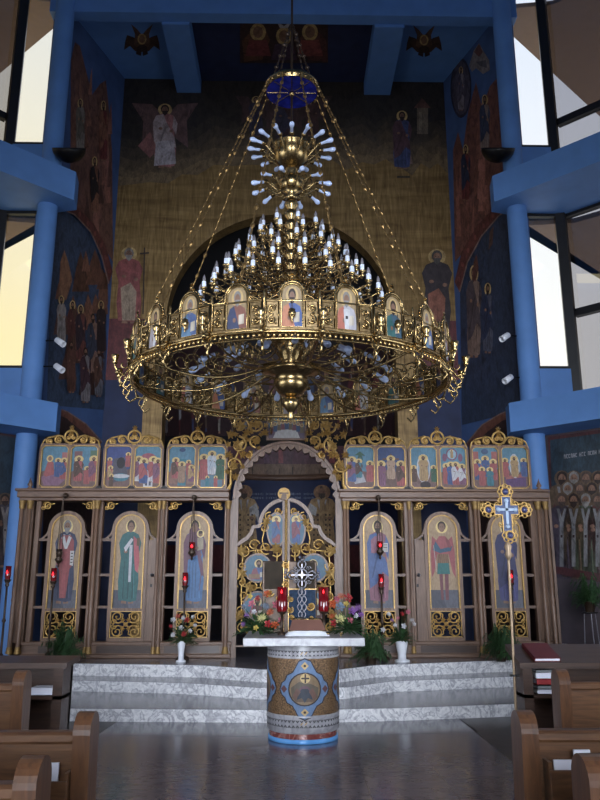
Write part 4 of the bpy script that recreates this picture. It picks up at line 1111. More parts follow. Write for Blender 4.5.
# --- royal gates
gate = thing('sanctuary_gate', 'arched double gate of oak and gilded vine with painted medallions, centre of the screen', 'gate', (P(286, 640, YI).x, YI, ZP))
gc = P(286, 560, YI).x
YG = YI + .02
half = [(2, 646), (50, 646), (50, 546), (45, 542), (39, 538), (35, 533), (33, 527), (26.5, 526)] + [(26.5 * math.cos(t * PI / 20), 526 - 26.5 * math.sin(t * PI / 20)) for t in range(1, 10)] + [(2, 499.6)]
MED = {'a': (10, 530, 9, 17), 'b': (28, 568, 13.5, 13.5), 'c': (28, 606, 13.5, 13.5)}
for s, nm in ((-1, 'left'), (1, 'right')):
    g = lambda u, v, s=s: (gc + s * u * U, iz(v))
    leaf = bpy.data.objects.new('gate_leaf', None); _link(leaf, gate, (gc + s * 25 * U, YG, ZP))
    mb = MB(); mb.ribbon([g(u, v) for u, v in half], 3.6 * U, YG - .04, YG + .03, True); obj('wood_frame', mb, M['wood'], leaf)
    mb = MB(); y = YG - .03
    for k, (u, v, r) in enumerate(((8, 511, 4.5), (17, 517, 5), (22, 528, 5.5), (9, 551, 6), (20, 548, 6.5), (32, 545, 6), (42, 552, 6), (44, 566, 5.5), (44, 582, 6), (9, 568, 5), (10, 584, 6), (20, 586, 6), (33, 587, 6), (42, 596, 5.5), (10, 600, 6), (44, 612, 6), (10, 616, 6), (20, 627, 7), (33, 628, 7), (43, 628, 6), (10, 636, 6), (27, 552, 4))):
        x, z = g(u, v); mb.spiral((x, z), r * U, k * 1.3, 1.35, 1 if k % 2 else -1, y, .014, 5); mb.leafshape((x + .3 * r * U, z), r * .5 * U, k * 1.1, y - .012, .025)
    for u, v, r in ((10, 548, 6), (45, 551, 7), (44, 574, 6.5), (36, 588, 6), (46, 616, 6), (20, 522, 5), (11, 592, 5)):
        x, z = g(u, v); mb.leafshape((x, z), r * U * 1.05, s * (u % 4 - 1.5), y - .04, .025)
    for pts in ([(8, 508), (9, 560), (10, 640)], [(43, 550), (44, 590), (43, 630)], [(9, 551), (22, 549), (43, 552)], [(10, 586), (30, 588), (43, 586)], [(8, 511), (20, 520), (24, 540), (22, 549)], [(10, 630), (27, 628), (43, 628)]): mb.tube([(g(u, v)[0], y + .012, g(u, v)[1]) for u, v in pts], .013, 5)
    obj('gilt_scrollwork', mb, M['gilt'], leaf)
    for key, (u, v, rx, ry) in MED.items():
        x, z = g(u, v)
        mb = MB(); ring = [(x + rx * U * math.cos(t * PI / 12), z + ry * U * math.sin(t * PI / 12)) for t in range(24)]
        mb.prism(ring, YG - .035, YG + .0, 'y'); mb.ribbon(ring, .025, YG - .05, YG - .02, True)
        md = obj('medallion', mb, M['wood'], leaf)
        p = Paint(); p.ell(0, 0, rx - .8, ry - .8, S(70, 116, 142), 20)
        if key == 'a': saint(p, 0, 13, 26, S(150, 60, 70) if s < 0 else S(50, 84, 150), S(60, 96, 150) if s < 0 else S(140, 60, 80), halo=S(236, 200, 110), halo_r=.16, beard=False, wx=1.1)
        else: bust(p, -s * 1 if key == 'b' else 0, 11, 20, S(60, 90, 150) if key == 'b' else S(120, 70, 60), S(150, 76, 90) if s < 0 else S(60, 110, 120), halo=S(236, 200, 110)); p.rect(-9, 6, 2, 10, S(150, 110, 70))
        p.build('painting', lambda uu, vv, x=x, z=z: (Vector((x + uu * U, YG - .037, z - vv * U)), Vector((0, -1, 0))), md, step=ST)
mb = MB(); z0, z1 = iz(646), iz(500)
mb.tube([(gc, YG - .06, z0), (gc, YG - .06, z1)], .02, 10)
for k in range(60):
    zz = z0 + (z1 - z0) * k / 60; mb.tube([(gc - .022, YG - .078, zz), (gc + .022, YG - .078, zz + .03)], .009, 5)
obj('twisted_gilt_bar', mb, M['gilt_dull'], gate)
mb = MB(); q = P(284, 494, YI)
mb.prism([(q.x + 6.4 * U * math.cos(t * PI / 12), iz(494) + 6.4 * U * math.sin(t * PI / 12)) for t in range(24)], YG - .04, YG, 'y')
fin = obj('gilt_finial', mb, M['gilt_dull'], gate)
mb = MB(); mb.box(q.x - 4.6 * U, q.x + 4.6 * U, YG - .06, YG - .035, iz(493.5) - .012, iz(493.5) + .012); mb.prism([(q.x - 3 * U, iz(500)), (q.x + 3 * U, iz(500)), (q.x + 2.6 * U, iz(496)), (q.x + 1.2 * U, iz(493)), (q.x - 1.2 * U, iz(493)), (q.x - 2.6 * U, iz(496))], YG - .065, YG - .035); obj('dark_figure', mb, M['bronze'], fin)
# ------------------------------------------------------------------ the great chandelier
CD = 8.0; CR = 1.74; NP = 22
ccx = P(291, 340, CD).x
zc_ = lambda y: P(291, y, CD).z
zr0 = P(289, 330, CD - CR).z; zr1 = P(289, 300, CD - CR).z; zr2 = P(289, 284, CD - CR).z
upx = lambda y, Y=CD: (P(292, y, Y) - P(291, y, Y)).length
ch = thing('chandelier', 'huge tiered brass chandelier with a ring of icon panels hanging before the screen', 'chandelier', (ccx, CD, zc_(415)))
base = zc_(415)
L = lambda z: z - base                                # heights in the chandelier's own coordinates
def part(name, mb, m, rot=0.0, parent=ch):
    return local(name, lmesh(name, mb, M[m] if isinstance(m, str) else m), parent, rot)
# stem with vases and balls
def bulge(lst):
    pr = []
    for y, rpx in lst: pr.append((rpx * upx(y), L(zc_(y))))
    return pr[::-1] if pr[0][1] > pr[-1][1] else pr
mb = MB(); mb.lathe(bulge([(421, .6), (417, 3), (414, 2.2), (411, 4), (405, 9.5), (399, 8), (396, 4)]), 20); part('drop_ball', mb, 'gold')
mb = MB(); mb.lathe(bulge([(397, 4), (395, 11), (389, 16), (383, 17.5), (377, 16), (375, 26), (372, 30), (369, 25), (368, 10)]), 28); part('lower_bowl', mb, 'gold')
mb = MB(); mb.lathe(bulge([(369, 9), (362, 10), (356, 13), (350, 15), (345, 13), (342, 19), (339, 21), (336, 18), (334, 6)]), 28); part('middle_bowl', mb, 'gold')
stem = [(336, 5)]
for y in range(330, 200, -10): stem += [(y, 4), (y - 3, 7), (y - 6, 7), (y - 9, 4)]
mb = MB(); mb.lathe(bulge(stem), 16); part('knotted_stem', mb, 'gold')
mb = MB(); mb.lathe(bulge([(200, 4), (198, 7), (195, 4), (192, 10), (187, 13.5), (182, 14), (181, 12), (178, 6), (174, 5), (171, 7), (168, 5)]), 24); part('small_basin', mb, 'gold')
mb = MB(); mb.lathe(bulge([(168, 5), (165, 12), (160, 17), (154, 19), (149, 18.5), (148, 20), (146, 19), (145, 4)]), 28); part('upper_basin', mb, 'gold')
mb = MB(); mb.lathe([(.012, L(zc_(145))), (.012, L(zc_(92)))], 8); mb.lathe([(.014, L(zc_(82))), (.014, L(ZCEIL))], 8); part('hanging_rod', mb, 'bronze')
# disc at the top with cobalt underside
zd = L(zc_(89)); rd = 27 * upx(89)
mb = MB(); mb.lathe([(rd * .96, zd - .05), (rd, zd - .02), (rd * 1.02, zd), (rd, zd + .03), (rd * .9, zd + .05)], 36)
for k in range(24):
    a = 2 * PI * k / 24; mb.ball((rd * math.sin(a), -rd * math.cos(a), zd - .03), .018, 6, 4)
disc = part('top_disc', mb, 'gold')
mb = MB(); mb.lathe([(.0005, zd - .052), (rd * .94, zd - .052)], 36, cap=False); local('enamel_underside', lmesh('enamel_underside', mb, M['enamel']), disc)
mb = MB(); mb.ball((0, 0, zd - .07), .035, 10, 6)
for k in range(8):
    a = 2 * PI * k / 8; mb.tube([(.05 * math.sin(a), .05 * math.cos(a), zd - .056), (rd * .9 * math.sin(a), rd * .9 * math.cos(a), zd - .056)], .006, 4)
local('gilt_star', lmesh('gilt_star', mb, M['gold']), disc)
def chain_mesh(a, b, n, r):
    a, b = Vector(a), Vector(b); mb = MB(); d = (b - a) / n
    mb.tube([a, b], r * .35, 4)
    q = d.normalized().to_track_quat('Z', 'Y').to_matrix().to_4x4()
    for k in range(n):
        mb.x = Matrix.Translation(a + d * (k + .5)) @ q
        l = d.length
        if k % 3 == 2: mb.lathe([(.002, -l * .5), (r * 1.3, -l * .2), (r * 1.7, 0), (r * 1.3, l * .2), (.002, l * .5)], 7, cap=False)
        else: mb.lathe([(.002, -l * .45), (r * .8, -l * .2), (r * .55, 0), (r * .8, l * .2), (.002, l * .45)], 6, cap=False)
    mb.x = None
    return mb
cm = lmesh('chain', chain_mesh((0, -rd, zd), (0, -CR, L(zr1) + .05), 40, .014), M['chain'])
for k in range(11): local('chain', cm, ch, 2 * PI * (k + .5) / 11)
cm2 = lmesh('suspension_chain', chain_mesh((0, -rd * .95, zd), (0, -.02, L(zc_(26))), 14, .016), M['bronze'])
for k in range(4): local('suspension_chain', cm2, ch, PI / 4 + PI / 2 * k)
# crown of outward lamps
def lamp_mesh():                                       # along +z, length .2
    mb = MB(); mb.lathe([(.018, 0), (.021, .005), (.022, .09), (.026, .10), (.034, .13), (.036, .15), (.03, .172), (.014, .188), (.001, .19)], 10)
    return mb
def lamp(name, mr, r, z, tilt, rot, r0, z0, size=1.0):
    """lamp on a curved arm; tilt: angle above the level"""
    mb = MB(); mb.x = Matrix.Translation((0, -r, z)) @ Matrix.Rotation(PI / 2 - tilt, 4, 'X') @ Matrix.Scale(size, 4)
    v = lamp_mesh(); 
    key = (name, round(r, 4), round(z, 4))
    if key not in mr:
        mb._add(v.v, v.f, False); mb.sm = v.sm[:]
        g = MB()
        d = Vector((0, -math.cos(tilt), math.sin(tilt)))
        e = Vector((0, -r, z)); s0 = Vector((0, -r0, z0))
        ctl = [s0, s0.lerp(e, .3) + Vector((0, 0, -.06)), e - d * .09 + Vector((0, 0, -.05)), e - d * .03, e + d * .004]
        pts = []
        for i in range(len(ctl) - 1):
            p0, p1, p2, p3 = ctl[max(i - 1, 0)], ctl[i], ctl[i + 1], ctl[min(i + 2, len(ctl) - 1)]
            for j in range(4):
                t = j / 4; pts.append(.5 * ((2 * p1) + (p2 - p0) * t + (2 * p0 - 5 * p1 + 4 * p2 - p3) * t * t + (3 * p1 - p0 - 3 * p2 + p3) * t ** 3))
        pts.append(ctl[-1]); g.tube(pts, .009, 5)
        g.x = Matrix.Translation((0, -r, z)) @ Matrix.Rotation(PI / 2 - tilt, 4, 'X'); g.lathe([(.012, -.05), (.03, -.025), (.02, -.015), (.03, 0), (.02, .006)], 8); g.x = None
        w = s0.lerp(e, .45); g.tube([(0, w.y + .05 * math.cos(t * .7), w.z + .035 + .05 * math.sin(t * .7)) for t in range(8)], .007, 4)
        mr[key] = (lmesh(name, mb, M['bulb']), lmesh('curved_arm', g, M['gold']))
    b = local(name, mr[key][0], ch, rot); local('curved_arm', mr[key][1], b)
mr = {}
for k in range(16): lamp('crown_lamp', mr, 31 * upx(150), L(zc_(150)), .12, 2 * PI * k / 16, .12, L(zc_(158)), .85)
for k in range(12): lamp('crown_lamp', mr, 28 * upx(186), L(zc_(186)), -.25, 2 * PI * (k + .5) / 12, .09, L(zc_(188)), .85)
# pyramid of upright candles
cand = {}
def candle(r, z, rot, r0, z0):
    key = round(r, 3)
    if key not in cand:
        c = MB(); c.lathe([(.020, 0), (.025, .015), (.024, .075), (.016, .08)], 8, (0, -r, z))
        f = MB(); f.lathe([(.010, .08), (.018, .092), (.02, .108), (.012, .135), (.002, .16)], 8, (0, -r, z))
        g = MB(); pts = []
        n = 10
        for i in range(n + 1):
            t = i / n; q = r0 + (r - r0) * t
            pts.append((0, -q, z0 + (z - .04 - z0) * t - .09 * math.sin(PI * t) * min(1, r)))
        pts.append((0, -r, z)); g.tube(pts, .010, 5)
        g.lathe([(.008, -.07), (.03, -.045), (.016, -.03), (.02, -.015), (.042, 0), (.036, .008)], 8, (0, -r, z))
        for u in (.35, .7):
            q = r0 + (r - r0) * u; zz = z0 + (z - z0) * u
            g.tube([(0, -q + .06 * (1 - i / 14) * math.cos(i * .6), zz + .03 + .06 * (1 - i / 14) * math.sin(i * .6)) for i in range(12)], .007, 4)
        g.tube([(0, -r - .05 * math.cos(i * .5) + .05, z - .09 + .04 * math.sin(i * .5)) for i in range(10)], .007, 4)
        cand[key] = [lmesh('candle', c, M['candle']), lmesh('flame_bulb', f, M['flame_bulb']), lmesh('curved_arm', g, M['gold'])]
    a = local('candle', cand[key][0], ch, rot); local('flame_bulb', cand[key][1], a); local('curved_arm', cand[key][2], a)
for y, rp, n, off in ((228, 30, 9, .3), (241, 42, 12, .5), (255, 54, 14, .2), (269, 66, 17, .5), (283, 78, 20, .3), (298, 90, 24, .5)):
    for k in range(n): candle(rp * upx(y), L(zc_(y + 4)), 2 * PI * (k + off) / n, .09, L(zc_(y + 12)))
# tilted lamps below the ring
for k in range(12): lamp('lower_lamp', mr, 50 * upx(345), L(zc_(354)), -.5, 2 * PI * (k + .1) / 12, .18, L(zc_(348)), 1.05)
for k in range(16): lamp('lower_lamp', mr, 84 * upx(360), L(zc_(368)), -.5, 2 * PI * (k + .4) / 16, .2, L(zc_(364)), 1.1)
# scroll-filled spokes under the ring
g = MB()
zz = L(zr0) - .05; z_h = L(zc_(366))
def sp(t): return .2 + (CR - .06 - .2) * t
pts = [(0, -sp(t / 16), z_h + (zz - z_h) * (t / 16) - .16 * math.sin(PI * t / 16)) for t in range(17)]
g.tube(pts, .012, 5)
pts = [(0, -sp(t / 16), z_h + .1 + (zz - z_h) * (t / 16) + .02 * math.sin(PI * t / 16)) for t in range(17)]
for t, r in ((.5, .11), (.72, .12), (.9, .075)):
    y = -sp(t); z = z_h + .05 + (zz - z_h) * t - .07 * math.sin(PI * t)
    for dr in (1, -1): g.tube([(0, y + dr * (r * .55) + r * (1 - i / 18) * math.cos(i * .7) * dr, z + r * (1 - i / 18) * math.sin(i * .7)) for i in range(14)], .009, 4)
    g.ball((0, y, z), .02, 6, 4)
spoke = lmesh('scroll_spoke', g, M['gold'])
for k in range(0, NP, 2): local('scroll_spoke', spoke, ch, 2 * PI * (k + .5) / NP)
# hoops
for nm, r, z, rad in (('hoop', CR, L(zr0) - .01, .022), ('hoop', CR, L(zr1) - .005, .016), ('hoop', CR - .02, L(zr0) - .07, .012), ('hoop', .62, L(zc_(352)), .014), ('hoop', 1.08, L(zc_(360)), .014)):
    mb = MB(); mb.tube([(r * math.sin(2 * PI * k / 66), -r * math.cos(2 * PI * k / 66), z) for k in range(66)], rad, 6, closed=True); part(nm, mb, 'gold')
# 22 panels
pw = 2 * CR * math.tan(PI / NP); ap = CR
z0, z1, z2 = L(zr0), L(zr1), L(zr2)
hw = pw / 2 - .012; ih = .096
mb = MB()
y0, y1 = -ap - .008, -ap + .008
za = z2 - ih * 1.12
arch = [(-hw, z0), (hw, z0), (hw, z1), (ih + .02, z1), (ih + .02, za)] + [((ih + .02) * math.cos(PI * k / 12), za + (ih + .02) * 1.1 * math.sin(PI * k / 12)) for k in range(1, 12)] + [(-ih - .02, za), (-ih - .02, z1), (-hw, z1)]
mb.prism(arch, y0, y1, 'y')
panel_me = lmesh('icon_plaque', mb, M['gold_plate'])
mb = MB()
for yy in (y0 - .008, y1 + .008):
    mb.tube([(x, yy, z) for x, z in arch], .009, 5, closed=True)
    mb.tube([(ih, yy, z0 + .025), (ih, yy, za)] + [(ih * math.cos(PI * k / 10), yy, za + ih * 1.1 * math.sin(PI * k / 10)) for k in range(1, 10)] + [(-ih, yy, za), (-ih, yy, z0 + .025)], .008, 5, closed=True)
    for s in (-1, 1):
        cx_ = s * (ih + hw + .015) / 2; cz_ = (z0 + z1) / 2; w_ = (hw - ih - .015) / 2 - .008
        mb.tube([(cx_ - w_, yy, z0 + .025), (cx_ + w_, yy, z0 + .025), (cx_ + w_, yy, z1 - .02), (cx_ - w_, yy, z1 - .02)], .007, 4, closed=True)
        for t in (-1, 1):
            mb.spiral((cx_, cz_ + t * .052), .044, -t * PI / 2, 1.3, s * t, yy - (.006 if yy < -ap else -.006), .011, 5); mb.ball((cx_ - s * .03, yy, cz_ + t * .085), .012, 6, 4)
        mb.ball((cx_, yy, cz_), .016, 6, 4)
for k in range(13):
    a = PI * k / 12; mb.ball(((ih + .028) * math.cos(a), -ap, za + (ih + .028) * 1.12 * math.sin(a)), .014, 6, 4)
mb.leafshape((0, z2 + .04), .045, 0, -ap, .02); mb.leafshape((0, z2 + .1), .03, 0, -ap, .02); mb.ball((0, -ap, z2 + .07), .016, 6, 4)
for k in range(9):
    x = -hw + 2 * hw * (k + .5) / 9; mb.lathe([(.012, -.04), (.02, -.025), (.006, 0)], 6, (x, -ap, z0 - .02))
for s in (-1, 1): mb.tube([(s * hw * .9, -ap, z1 + .0), (s * hw * .72, -ap, z1 + .03), (s * hw * .55, -ap, z1 + .05), (s * hw * .42, -ap, z1 + .09)], .008, 4)
fret_me = lmesh('gilt_fretwork', mb, M['gold'])
cols = [(S(52, 92, 170), S(216, 120, 50)), (S(200, 196, 205), S(200, 92, 50)), (S(52, 96, 120), S(44, 110, 110)), (S(70, 100, 160), S(90, 140, 180)), (S(120, 60, 90), S(180, 170, 176)), (S(150, 84, 60), S(60, 70, 110))]
pm = []
for k, (rb, mn) in enumerate(cols):
    pair = []
    for inner in (False, True):
        p = Paint(); h = za + ih - z0 - .035
        p.poly([(-ih + .006, 0), (ih - .006, 0), (ih - .006, -(za - z0 - .03))] + [((ih - .006) * math.cos(PI * i / 10), -(za - z0 - .03) - (ih - .006) * 1.08 * math.sin(PI * i / 10)) for i in range(1, 10)] + [(-ih + .006, -(za - z0 - .03))], S(176, 146, 92))
        bust(p, 0, 0, (za - z0 - .03 + ih) * .98, rb, mn, wx=.66, halo=S(220, 178, 92), hair=[HAIR, GREY][k % 2])
        if k % 3 == 1: p.poly([(-.03, -.19), (.0, -.2), (.03, -.19), (.018, 0), (-.018, 0)], S(224, 222, 226)); p.poly([(-.012, -.13), (.012, -.13), (.012, -.10), (-.012, -.10)], S(60, 50, 50))
        yy, nn = (y0 - .001, -1) if not inner else (y1 + .001, 1)
        me, c = p.mesh('icon_painting', lambda u, v, yy=yy, nn=nn: (Vector((-u * nn, yy, z0 + .028 - v)), Vector((0, nn, 0))), .0002, None, False)
        pair.append(me)
    pm.append(pair)
mb = MB(); rp = CR / math.cos(PI / NP)
mb.lathe([(.010, -.02), (.016, 0), (.011, .02), (.010, z1 - z0), (.018, z1 - z0 + .02), (.008, z1 - z0 + .05), (.014, z1 - z0 + .07), (.002, z1 - z0 + .1)], 8, (0, -rp, z0))
mb.lathe([(.002, -.12), (.014, -.09), (.008, -.06), (.016, -.03), (.01, -.01)], 7, (0, -rp, z0))
post_me = lmesh('ring_post', mb, M['gold'])
# scrolled bracket with a cup outside each post, and a small lamp before each icon
mb = MB()
o = CR + .02
def arc3(cy, cz, r, a0, a1, n=12, k=1.0): return [(0, -(cy + r * (1 - (1 - k) * i / n) * math.cos(a0 + (a1 - a0) * i / n)), cz + r * (1 - (1 - k) * i / n) * math.sin(a0 + (a1 - a0) * i / n)) for i in range(n + 1)]
mb.tube([(0, -o, z0 + .0), (0, -o - .05, z0 - .07), (0, -o - .12, z0 - .05), (0, -o - .15, z0 + .02), (0, -o - .15, z0 + .05)], .012, 6)
mb.tube(arc3(o + .06, z0 + .04, .05, -PI, .9, 14, .3), .009, 5); mb.tube(arc3(o + .05, z0 - .13, .055, PI / 2, -PI * 1.2, 14, .3), .010, 5)
mb.tube([(0, -o, z0 - .06), (0, -o - .06, z0 - .19), (0, -o - .01, z0 - .24), (0, -o + .05, z0 - .2)], .011, 5)
mb.lathe([(.006, -.02), (.03, 0), (.022, .02), (.036, .05), (.042, .085), (.036, .09), (.012, .085)], 9, (0, -o - .15, z0 + .05)); mb.ball((0, -o - .12, z0 - .05), .026, 8, 5)
br_me = lmesh('scroll_bracket', mb, M['gold'])
mb = MB(); mb.lathe([(.003, -.07), (.012, -.05), (.006, -.035), (.03, -.01), (.036, .02), (.026, .035), (.03, .05), (.01, .06)], 9, (0, -ap - .07, z0 + .12)); mb.tube([(0, -ap - .07, z0 + .17), (0, -ap - .065, z0 + .26), (0, -ap - .01, z0 + .3)], .004, 4)
lamp_me = lmesh('oil_lamp', mb, M['gold'])
for k in range(NP):
    a = 2 * PI * k / NP
    pl = local('icon_plaque', panel_me, ch, a)
    local('gilt_fretwork', fret_me, pl)
    i_ = (0, 1, 2, 3, 4, 5, 1, 2, 4, 3, 5)[k % 11] if k else 0
    o1 = local('icon_painting', pm[i_][0], pl); o2 = local('icon_painting', pm[(i_ + 4) % 6][1], pl)
    if k % 2 == 0: local('oil_lamp', lamp_me, ch, a)
    pb = local('ring_post', post_me, ch, a + PI / NP)
    local('scroll_bracket', br_me, ch, a + PI / NP)
# ------------------------------------------------------------------ drum altar in front of the steps
AX, AY = P(303, 700, 8.1).x, 8.1
AF = AY - .365
za = lambda y: P(303, y, AF).z
t = thing('altar_table', 'drum shaped altar with mosaic sides and pale marble slab before the steps', 'altar', (AX, AY, 0))
R = .365
def band(name, m, ya, yb, r=R): mb = MB(); mb.lathe([(r, max(0, za(yb))), (r, za(ya))], 48, (AX, AY, 0)); return obj(name, mb, M[m], t)
zs0, zs1 = P(303, 646.5, AY - .58).z, P(303, 638, AY - .58).z
mb = MB(); mb.box(P(243, 642, AY - .58).x, P(365, 642, AY - .58).x, AY - .58, AY + .55, zs0, zs1, .006); obj('slab', mb, M['slab'], t)
mb = MB(); mb.lathe([(R - .02, za(735)), (R, za(733)), (R, za(719)), (R + .006, za(717)), (R, za(716))], 48, (AX, AY, 0)); obj('lower_stone_band', mb, M['slab'], t)
mb = MB(); mb.lathe([(R, za(659)), (R + .005, za(657)), (R, za(656)), (R, zs0)], 48, (AX, AY, 0)); obj('upper_stone_band', mb, M['slab'], t)
band('mosaic_drum', 'mosaic', 658.5, 718, R - .002)
mb = MB(); mb.lathe([(R - .025, za(741)), (R - .025, za(733))], 48, (AX, AY, 0)); obj('red_plinth', mb, M['redmarble'], t)
mb = MB(); mb.lathe([(R - .03, 0), (R - .012, .004), (R - .012, za(741)), (R - .03, za(740.5))], 48, (AX, AY, 0)); obj('blue_foot', mb, mat('pale blue enamel', S(96, 160, 220), .25, var=.03), t)
def drum(u, v):
    a = u / R; n = Vector((math.sin(a), -math.cos(a), 0)); return Vector((AX, AY, v)) + n * (R + .002), n
du = lambda px: (px - 303) * upx_a
upx_a = P(304, 690, AF).x - P(303, 690, AF).x
def q_(pts): return [(du(x), za(y)) for x, y in pts]
for yc, nm in ((654, 'upper'), (724.5, 'lower')):
    p = Paint(); Wd = 28
    hgt = .028 if nm == 'upper' else .034; z = za(yc)
    for k in range(Wd):
        u0 = -R * PI / 2 + R * PI * k / Wd; u1 = u0 + R * PI / Wd; um = (u0 + u1) / 2
        for s in (1, -1): p.l = 1; p.poly([(u0, z + s * hgt), (u1, z + s * hgt), (um, z + s * hgt * .25)], S(58, 54, 66)); p.l = 2; p.poly([(um - (u1 - u0) * .25, z + s * hgt * .95), (um + (u1 - u0) * .25, z + s * hgt * .95), (um, z + s * hgt * .6)], S(150, 146, 150))
    p.l = 3
    for a, b in ((-.04, -.02), (.0, .02)): p.poly([(a, z - .012), (a + .02, z + .012), (b + .02, z + .02), (b, z - .004)], S(220, 170, 80))
    p.build('zigzag_border', drum, t, step=.0003)
def medallion(off):
    p = Paint(); X = 304 + off
    qd = []
    cusp = [(304, 659.5), (310, 662), (313, 668), (316, 673), (322, 676), (324, 681), (328, 684), (330, 690), (328, 695), (324, 698), (322, 703), (316, 706), (313, 711), (310, 717), (304, 719.5)]
    left = [(608 - x, y) for x, y in cusp[::-1]][1:-1]
    pol = [(x + off, y) for x, y in cusp + left]
    p.poly(q_([(X + (x - X) * 1.06, 689.5 + (y - 689.5) * 1.05) for x, y in pol]), S(52, 38, 44)); p.poly(q_(pol), S(92, 134, 184))
    p.poly(q_(ell(X, 689.5, 17, 17, 28)), S(50, 36, 42)); p.poly(q_(ell(X, 689.5, 15.6, 15.6, 28)), S(150, 118, 74)); p.poly(q_([(X - 14, 688), (X - 6, 682), (X + 6, 684), (X + 14, 688), (X + 13, 697), (X - 13, 697)]), S(104, 92, 72)); p.poly(q_(ell(X, 690, 5.5, 4, 12)), S(112, 66, 84))
    p.poly(q_([(X - 13.5, 697), (X + 13.5, 697), (X + 9, 702), (X - 9, 702)]), S(112, 84, 60)); p.poly(q_([(X - 8, 700), (X - 6, 693), (X - 3, 689), (X + 3, 689), (X + 6, 693), (X + 8, 700), (X + 3, 698), (X, 703), (X - 3, 698)]), S(44, 56, 76))
    p.poly(q_([(X - 12, 696), (X - 8, 688), (X - 4, 692), (X - 9, 700)]), S(120, 76, 60)); p.poly(q_([(X + 12, 696), (X + 8, 688), (X + 4, 692), (X + 9, 700)]), S(120, 76, 60))
    p.poly(q_(ell(X + .5, 678.5, 5, 5, 16)), S(226, 186, 96)); p.poly(q_([(X - 3.5, 677.7), (X + 4.5, 677.7), (X + 4.5, 679.3), (X - 3.5, 679.3)]), S(60, 40, 36)); p.poly(q_([(X - .3, 674), (X + 1.3, 674), (X + 1.3, 683), (X - .3, 683)]), S(60, 40, 36))
    for x, y in ((304, 666), (304, 712.5)): p.poly(q_([(x + off, y - 4), (x + off + 4, y), (x + off, y + 4), (x + off - 4, y)]), S(226, 184, 92)); p.poly(q_(ell(x + off, y, 1.4, 1.4, 8)), S(60, 40, 36))
    for x in (282.5, 325.5): p.poly(q_([(x + off, 685.5), (x + off + 3.6, 689.5), (x + off, 693.5), (x + off - 3.6, 689.5)]), S(104, 50, 52))
    p.build('quatrefoil_medallion', drum, t, step=.0003, strips=.03)
for k in (-1, 0, 1): medallion(k * R * PI / 2 / upx_a)
# cross on its stand, cushion, candles, book
zt = zs1
yb = AY - .18
K = lambda px, py, Y=yb: P(px, py, Y)
ua = K(301, 600).x - K(300, 600).x
cu = thing('cushion', 'flat white cushion on the altar slab under the brown stand', 'cushion', (K(307, 634).x, yb, zt))
c0 = K(307, 634).x
mb = MB()
for k in range(9):
    pass
prof = [(-1, 0), (-.98, .35), (-.9, .8), (-.6, 1), (0, .92), (.6, 1), (.9, .8), (.98, .35), (1, 0)]
vs, fs = [], []
n1 = 13
for i in range(n1):
    u = -1 + 2 * i / (n1 - 1)
    for j in range(n1):
        w = -1 + 2 * j / (n1 - 1)
        e = max(0, (1 - abs(u) ** 5) * (1 - abs(w) ** 5)) ** .5
        vs.append((c0 + u * 21 * ua, yb + w * .16, zt + .002 + e * (.055 - .012 * (1 - min(1, (u * u + w * w) * 2)))))
for i in range(n1 - 1):
    for j in range(n1 - 1): fs.append((i * n1 + j, (i + 1) * n1 + j, (i + 1) * n1 + j + 1, i * n1 + j + 1))
mb._add(vs, fs, True); mb._add([(c0 - 21 * ua, yb - .16, zt + .002), (c0 - 21 * ua, yb + .16, zt + .002), (c0 + 21 * ua, yb + .16, zt + .002), (c0 + 21 * ua, yb - .16, zt + .002)], [(0, 1, 2, 3)])
obj('pad', mb, M['cloth'], cu); mb = MB(); mb.tube([(c0 - 21 * ua, yb - .16, zt + .008), (c0 + 21 * ua, yb - .16, zt + .008), (c0 + 21 * ua, yb + .16, zt + .008), (c0 - 21 * ua, yb + .16, zt + .008)], .007, 6, closed=True); obj('piping', mb, M['cloth'], cu)
zk = zt + .048
st = thing('cross_stand', 'sloping brown velvet stand on white cushion holding the silver cross', 'stand', (c0, yb, zk))
zk1 = K(307, 619).z
mb = MB(); v = [(c0 + a * ua, yb + b, zk) for a, b in ((-18, -.11), (18, -.11), (18, .11), (-18, .11))] + [(c0 + a * ua, yb + b, zk1) for a, b in ((-14, -.03), (14, -.03), (14, .08), (-14, .08))]
mb._add(v, [(3, 2, 1, 0), (4, 5, 6, 7), (0, 1, 5, 4), (1, 2, 6, 5), (2, 3, 7, 6), (3, 0, 4, 7)]); obj('velvet_block', mb, M['stand'], st)
mb = MB(); mb.tube([v[i] for i in (0, 1, 2, 3)], .006, 5, closed=True); mb.tube([v[i] for i in (4, 5, 6, 7)], .006, 5, closed=True); obj('cord_trim', mb, M['gold'], st)
# silver openwork cross
zx = K(302, 575).z; xx = K(302, 575).x; yx = yb + .02
cr = thing('altar_cross', 'silver openwork blessing cross standing upright on the brown stand', 'cross', (xx, yx, zk1))
mb = MB()
def ringt(x, z, r, rad, n=16): mb.tube([(x + r * math.cos(2 * PI * k / n), yx, z + r * math.sin(2 * PI * k / n)) for k in range(n)], rad, 6, closed=True)
for a, b in ((0, 0), (10, 0), (-10, 0), (0, 10.5), (0, -9)):
    ringt(xx + a * ua, zx + b * ua, (5.6 if not (a or b) else 4.0) * ua, .008)
for a, b in ((14.5, 0), (-14.5, 0), (0, 15.5)):
    for da, db in ((0, 0), (2.6, 2.6), (-2.6, 2.6), (2.6, -2.6), (-2.6, -2.6)): mb.ball((xx + (a + da * .8) * ua, yx, zx + (b + db * .8) * ua), 1.5 * ua, 8, 5)
for a in (-1, 1):
    for b in (-1, 1): mb.spiral((xx + a * 6.5 * ua, zx + b * 6.5 * ua), 2.6 * ua, 0, 1.2, a * b, yx, .006)
